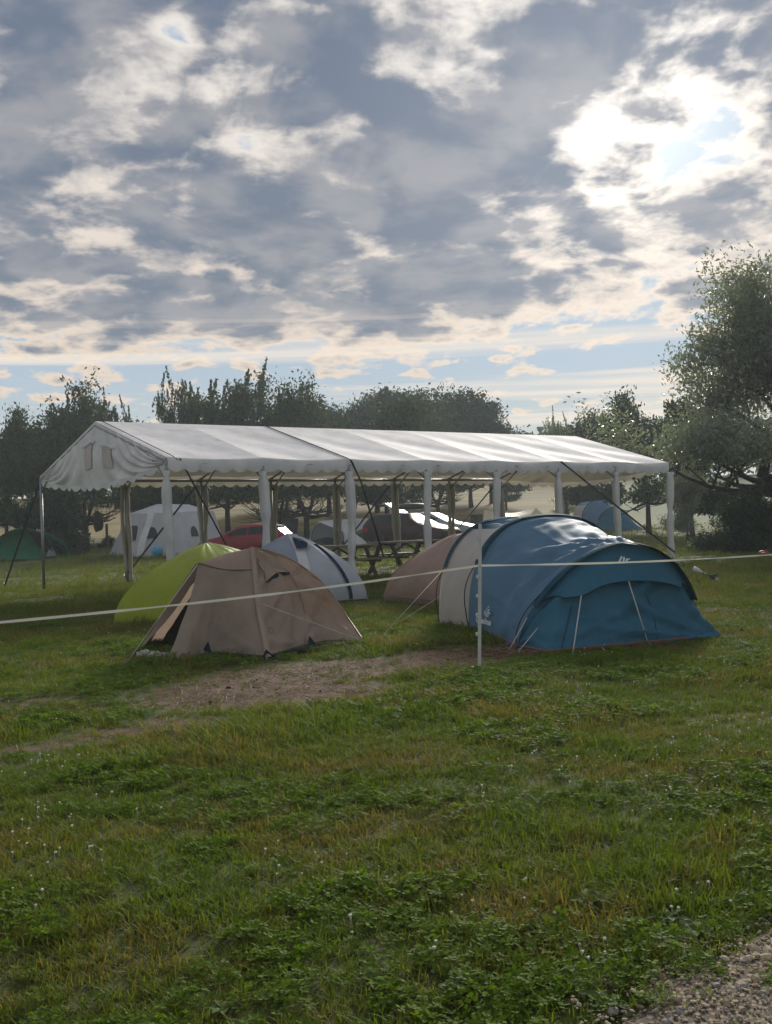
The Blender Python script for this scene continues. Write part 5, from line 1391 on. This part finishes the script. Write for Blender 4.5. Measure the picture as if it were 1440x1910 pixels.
# ------------------------------------------------------------------ grass, clover, gravel
def blade_tuft(seed, n, rad, h, w_, bend):
    rg = random.Random(seed); vs, fs = [], []
    for i in range(n):
        a, r = rg.uniform(0, 2 * PI), rad * math.sqrt(rg.random())
        b = Vector((r * math.cos(a), r * math.sin(a), -.01)); d = rg.uniform(0, 2 * PI)
        L = h * rg.uniform(.5, 1.15); W_ = w_ * rg.uniform(.7, 1.2); bd = bend * rg.uniform(.3, 1.3); fx, fy = math.cos(d), math.sin(d); s = Vector((-fy, fx, 0))
        i0 = len(vs)
        for t, k in ((0, 1), (.4, .9), (.75, .6)):
            c = b + Vector((fx * bd * L * t * t, fy * bd * L * t * t, L * t * (1 - .35 * bd * t)))
            vs += [c - s * W_ * k / 2, c + s * W_ * k / 2]
        vs.append(b + Vector((fx * bd * L, fy * bd * L, L * (1 - .35 * bd))))
        fs += [(i0, i0 + 1, i0 + 3, i0 + 2), (i0 + 2, i0 + 3, i0 + 5, i0 + 4), (i0 + 4, i0 + 5, i0 + 6)]
    return vs, fs
def clover_patch(seed, n, rad, h):
    rg = random.Random(seed); vs, fs = [], []
    for i in range(n):
        a, r = rg.uniform(0, 2 * PI), rad * math.sqrt(rg.random()); z = h * rg.uniform(.5, 1.1); c = Vector((r * math.cos(a), r * math.sin(a), z))
        tilt = Matrix.Rotation(rg.uniform(0, .7), 3, Vector((rg.gauss(0, 1), rg.gauss(0, 1), 0)).normalized())
        L = rg.uniform(.010, .018); o = rg.uniform(0, 6)
        for k in range(3):
            d = o + k * 2.1; u = Vector((math.cos(d), math.sin(d), .15)); s = Vector((-math.sin(d), math.cos(d), 0)); i0 = len(vs)
            vs += [c, c + tilt @ (u * L * .7 + s * L * .5), c + tilt @ (u * L * 1.15), c + tilt @ (u * L * .7 - s * L * .5)]; fs.append((i0, i0 + 1, i0 + 2, i0 + 3))
    return vs, fs
def flower_head(seed):
    rg = random.Random(seed); vs, fs = [], []
    bm_ = bmesh.new(); bmesh.ops.create_icosphere(bm_, subdivisions=1, radius=.0062)
    for v in bm_.verts: v.co *= rg.uniform(.8, 1.2); v.co.z = v.co.z * .85 + .04
    vs = [v.co.copy() for v in bm_.verts]; fs = [tuple(v.index for v in f.verts) for f in bm_.faces]; bm_.free()
    v2, f2 = tube_mesh([(0, 0, 0), (.004, .002, .036)], .0009, 3, False)
    return join([(vs, fs), (v2, f2)])
def stone(seed):
    rg = random.Random(seed); bm_ = bmesh.new(); bmesh.ops.create_icosphere(bm_, subdivisions=1, radius=1)
    for v in bm_.verts: v.co = Vector((v.co.x * 1.25, v.co.y * .9, v.co.z * .55)) * rg.uniform(.78, 1.15)
    r = [v.co.copy() for v in bm_.verts], [tuple(v.index for v in f.verts) for f in bm_.faces]; bm_.free(); return r
def straw_bit(seed):
    rg = random.Random(seed); parts = []
    for i in range(5):
        a = rg.uniform(0, PI); L = rg.uniform(.02, .09); c = Vector((rg.gauss(0, .05), rg.gauss(0, .05), .006)); d = Vector((math.cos(a), math.sin(a), rg.uniform(-.05, .2)))
        parts.append(tube_mesh([c - d * L / 2, c + d * L / 2 + Vector((0, 0, .005))], rg.uniform(.001, .002), 3, False))
    return join(parts)
def proto_obj(nm, vf, mat):
    me_ = bpy.data.meshes.new(nm); me_.from_pydata([tuple(v) for v in vf[0]], [], vf[1]); me_.update(); me_.materials.append(mat)
    return bpy.data.objects.new(nm, me_)
def scatter(name, pts, rot, scl, idx, protos):
    """one object whose points carry instances of the given shapes"""
    me_ = bpy.data.meshes.new(name); n = len(pts); me_.vertices.add(n); me_.vertices.foreach_set('co', pts.astype(np.float32).ravel())
    for nm, tp, arr, key in (('rot', 'FLOAT_VECTOR', rot, 'vector'), ('scl', 'FLOAT', scl, 'value'), ('idx', 'INT', idx, 'value')):
        at_ = me_.attributes.new(nm, tp, 'POINT'); at_.data.foreach_set(key, np.ascontiguousarray(arr, dtype=np.int32 if tp == 'INT' else np.float32).ravel())
    o = bpy.data.objects.new(name, me_); C.objects.link(o); o['kind'] = 'stuff'
    ng = bpy.data.node_groups.new(name, 'GeometryNodeTree')
    ng.interface.new_socket('Geometry', in_out='INPUT', socket_type='NodeSocketGeometry'); ng.interface.new_socket('Geometry', in_out='OUTPUT', socket_type='NodeSocketGeometry')
    N_ = ng.nodes; gi = N_.new('NodeGroupInput'); go = N_.new('NodeGroupOutput'); jn = N_.new('GeometryNodeJoinGeometry')
    def att(nm, tp):
        a = N_.new('GeometryNodeInputNamedAttribute'); a.data_type = tp; a.inputs['Name'].default_value = nm; return a.outputs['Attribute']
    ar, as_, ai = att('rot', 'FLOAT_VECTOR'), att('scl', 'FLOAT'), att('idx', 'INT')
    for k, po in enumerate(protos):
        cmp_ = N_.new('FunctionNodeCompare'); cmp_.data_type = 'INT'; cmp_.operation = 'EQUAL'
        ng.links.new(ai, cmp_.inputs[2]); cmp_.inputs[3].default_value = k
        oi = N_.new('GeometryNodeObjectInfo'); oi.inputs['Object'].default_value = po; oi.inputs['As Instance'].default_value = True
        ip = N_.new('GeometryNodeInstanceOnPoints')
        ng.links.new(gi.outputs[0], ip.inputs['Points']); ng.links.new(cmp_.outputs[0], ip.inputs['Selection']); ng.links.new(oi.outputs['Geometry'], ip.inputs['Instance'])
        ng.links.new(ar, ip.inputs['Rotation']); ng.links.new(as_, ip.inputs['Scale']); ng.links.new(ip.outputs[0], jn.inputs[0])
    ng.links.new(jn.outputs[0], go.inputs[0])
    md = o.modifiers.new('scatter', 'NODES'); md.node_group = ng
    return o
def zone(y0, y1, dens, margin=1.6):
    n = int(((.36 * (y0 + y1) + 2 * margin) * (y1 - y0)) * dens)
    y = y0 + (y1 - y0) * np.sqrt(rng.random(n) * (1 - (y0 / y1) ** 2) + (y0 / y1) ** 2) if False else rng.uniform(y0, y1, n)
    hw = .36 * y + margin; x = rng.uniform(-1, 1, n) * (.36 * y1 + margin); k = np.abs(x) < hw
    return x[k], y[k]
def on_bare(x, y): return dirt_at(x, y) + .45 * (fbm(x, y, 5.0, 21) - .5)
grass_p = [proto_obj('tuft', blade_tuft(s, 26, .075, .062, .0050, .8), M['blade']) for s in range(4)] + \
          [proto_obj('tuft', blade_tuft(20 + s, 20, .06, .10, .0056, .7), M['blade']) for s in range(2)] + \
          [proto_obj('clover', clover_patch(40 + s, 26, .075, .045), M['clover']) for s in range(3)]
PX, PY, PS = [], [], []
for y0, y1, dn, s in ((2.2, 4.5, 520, 1.0), (4.5, 7, 430, 1.0), (7, 11, 270, 1.1), (11, 17, 150, 1.3), (17, 27, 62, 1.6), (27, 45, 9, 2.4), (45, 66, 2.2, 3.6)):
    x, y = zone(y0, y1, dn)
    bare = on_bare(x, y); pth = path_at(x, y)
    keep = rng.random(len(x)) < np.clip(1.15 - np.clip(bare * 2.0 - .35, 0, 1.05), .06, 1)
    keep &= ~((pth > -.02) & (rng.random(len(x)) > np.clip(.22 - pth * .6, .015, 1)))
    x, y = x[keep], y[keep]
    PX.append(x); PY.append(y); PS.append(np.full(len(x), s))
x = np.concatenate(PX); y = np.concatenate(PY); s = np.concatenate(PS); n = len(x)
lush = fbm(x, y, .9, 31); cl = fbm(x, y, 1.3, 37)
idx = rng.integers(0, 4, n)
tall = (lush > .55) & (rng.random(n) < .22); idx[tall] = rng.integers(4, 6, tall.sum())
clv = (y < 16) & (cl > .47) & (rng.random(n) < np.clip((cl - .46) * 3, 0, .28)); idx[clv] = rng.integers(6, 9, clv.sum())
scl = s * (.70 + .70 * np.clip((lush - .25) * 1.6, 0, 1)) * rng.uniform(.75, 1.25, n)
scl *= np.where(on_bare(x, y) > .3, .6, 1)
rot = np.stack([rng.normal(0, .12, n), rng.normal(0, .12, n), rng.uniform(0, 6.28, n)], -1)
zb = gz(x, y) - .012 * dirt_at(x, y)
scatter('grass', np.stack([x, y, zb], -1), rot, scl, idx, grass_p)
# clover heads
fx, fy = [], []
for y0, y1, dn in ((2.3, 5, 40), (5, 9, 30), (9, 16, 12)):
    a, b = zone(y0, y1, dn); k = (fbm(a, b, 1.0, 43) > .50) & (on_bare(a, b) < .25) & (path_at(a, b) < -.1); fx.append(a[k]); fy.append(b[k])
x, y = np.concatenate(fx), np.concatenate(fy); n = len(x)
scatter('clover_flowers', np.stack([x, y, gz(x, y)], -1), np.stack([rng.normal(0, .2, n), rng.normal(0, .2, n), rng.uniform(0, 6, n)], -1), rng.uniform(.7, 1.15, n), rng.integers(0, 3, n), [proto_obj('flower', flower_head(s), M['flower']) for s in range(3)])
# straw on the bare earth, dead grass on the lawn
x, y = zone(3, 15, 160); b_ = on_bare(x, y); k = (rng.random(len(x)) < np.clip(b_ * 1.3 - .25, .02, 1)) | ((path_at(x, y) > -.1) & (rng.random(len(x)) < .8)); x, y = x[k], y[k]; n = len(x)
scatter('straw', np.stack([x, y, gz(x, y) - .010 * dirt_at(x, y) + .006], -1), np.stack([np.zeros(n), np.zeros(n), rng.uniform(0, 6, n)], -1), rng.uniform(.6, 1.2, n), rng.integers(0, 4, n), [proto_obj('straw', straw_bit(s), M['straw']) for s in range(4)])
# clods of loose earth on the bare patch
x, y = zone(7, 15, 60); k = rng.random(len(x)) < np.clip(on_bare(x, y) * 1.6 - .8, 0, 1); x, y = x[k], y[k]; n = len(x)
M['clod'] = simple('earth_clod', (.065, .036, .022), .95, 0, .1, .4, 25)
scatter('earth_clods', np.stack([x, y, gz(x, y) - .012 * dirt_at(x, y) + .004], -1), np.stack([rng.normal(0, .4, n), rng.normal(0, .4, n), rng.uniform(0, 6, n)], -1), np.clip(rng.lognormal(-4.9, .6, n), .003, .035), rng.integers(0, 3, n), [proto_obj('clod', stone(60 + s), M['clod']) for s in range(3)])
# gravel
n = 80000
t_, s_ = rng.uniform(-2.2, 3.2, n), rng.uniform(-.25, 1.8, n)
x = _pa.x + _pd.x * t_ + _pn.x * s_; y = _pa.y + _pd.y * t_ + _pn.y * s_
k = path_at(x, y) > rng.normal(.03, .15, n); x, y = x[k], y[k]; n = len(x)
scatter('gravel', np.stack([x, y, gz(x, y) + .021], -1), np.stack([rng.normal(0, .3, n), rng.normal(0, .3, n), rng.uniform(0, 6, n)], -1), np.clip(rng.lognormal(-5.75, .65, n), .0014, .019), rng.integers(0, 4, n), [proto_obj('stone', stone(s), M['pebble']) for s in range(4)])
# broad-leaved weeds
WEED = [(1098, 1690, .15), (1015, 1735, .12), (925, 1770, .12), (870, 1850, .14), (1040, 1850, .13), (1245, 1720, .13), (1300, 1745, .11), (1350, 1690, .11), (1395, 1640, .10),
        (1260, 1490, .12), (1345, 1500, .10), (1130, 1880, .12), (830, 1760, .10), (780, 1575, .08), (910, 1560, .08), (700, 1840, .12), (560, 1800, .09), (320, 1560, .09), (300, 1372, .13), (420, 1890, .10), (1390, 1560, .10), (1190, 1620, .10)]
for i, (a, b, L_w) in enumerate(WEED):
    near = a > 800 and b > 1600
    same = sorted(j for j, q in enumerate(WEED) if (q[0] > 800 and q[1] > 1600) == near and j != 18)
    same.sort(key=lambda j: WEED[j][0])
    k = same.index(i) if i in same else 0
    lab, grp = (('%s broad leaved weed from the left among those near the gravel' % ORD[k].replace('last', 'eleventh'), 'weeds near the gravel corner') if near else ('%s broad leaved weed from the left in the open lawn' % ORD[k].replace('last', 'eleventh'), 'weeds scattered in the lawn'))
    if i == 18: lab, grp = 'dark leafy weed beside the bare earth in front of the tan tent', None
    leafy('weed', lab, gp(a, b), random.randint(6, 9), L_w * .62, random.uniform(.32, .5), 'weed', .28, grp, 'weed')

# ------------------------------------------------------------------ morning haze
hm_, hb = new_mat('haze_air')
pv_ = hb.n('ShaderNodeVolumePrincipled'); pv_.inputs['Color'].default_value = (.80, .92, 1.0, 1); pv_.inputs['Density'].default_value = .0008; pv_.inputs['Anisotropy'].default_value = .3
ho = hb.n('ShaderNodeOutputMaterial'); hb.nt.links.new(pv_.outputs[0], ho.inputs['Volume'])
v_, f_ = box_mesh(0, 430, 6.8, 1900, 980, 16)
hz = mesh('haze', v_, f_, hm_); hz['kind'] = 'stuff'
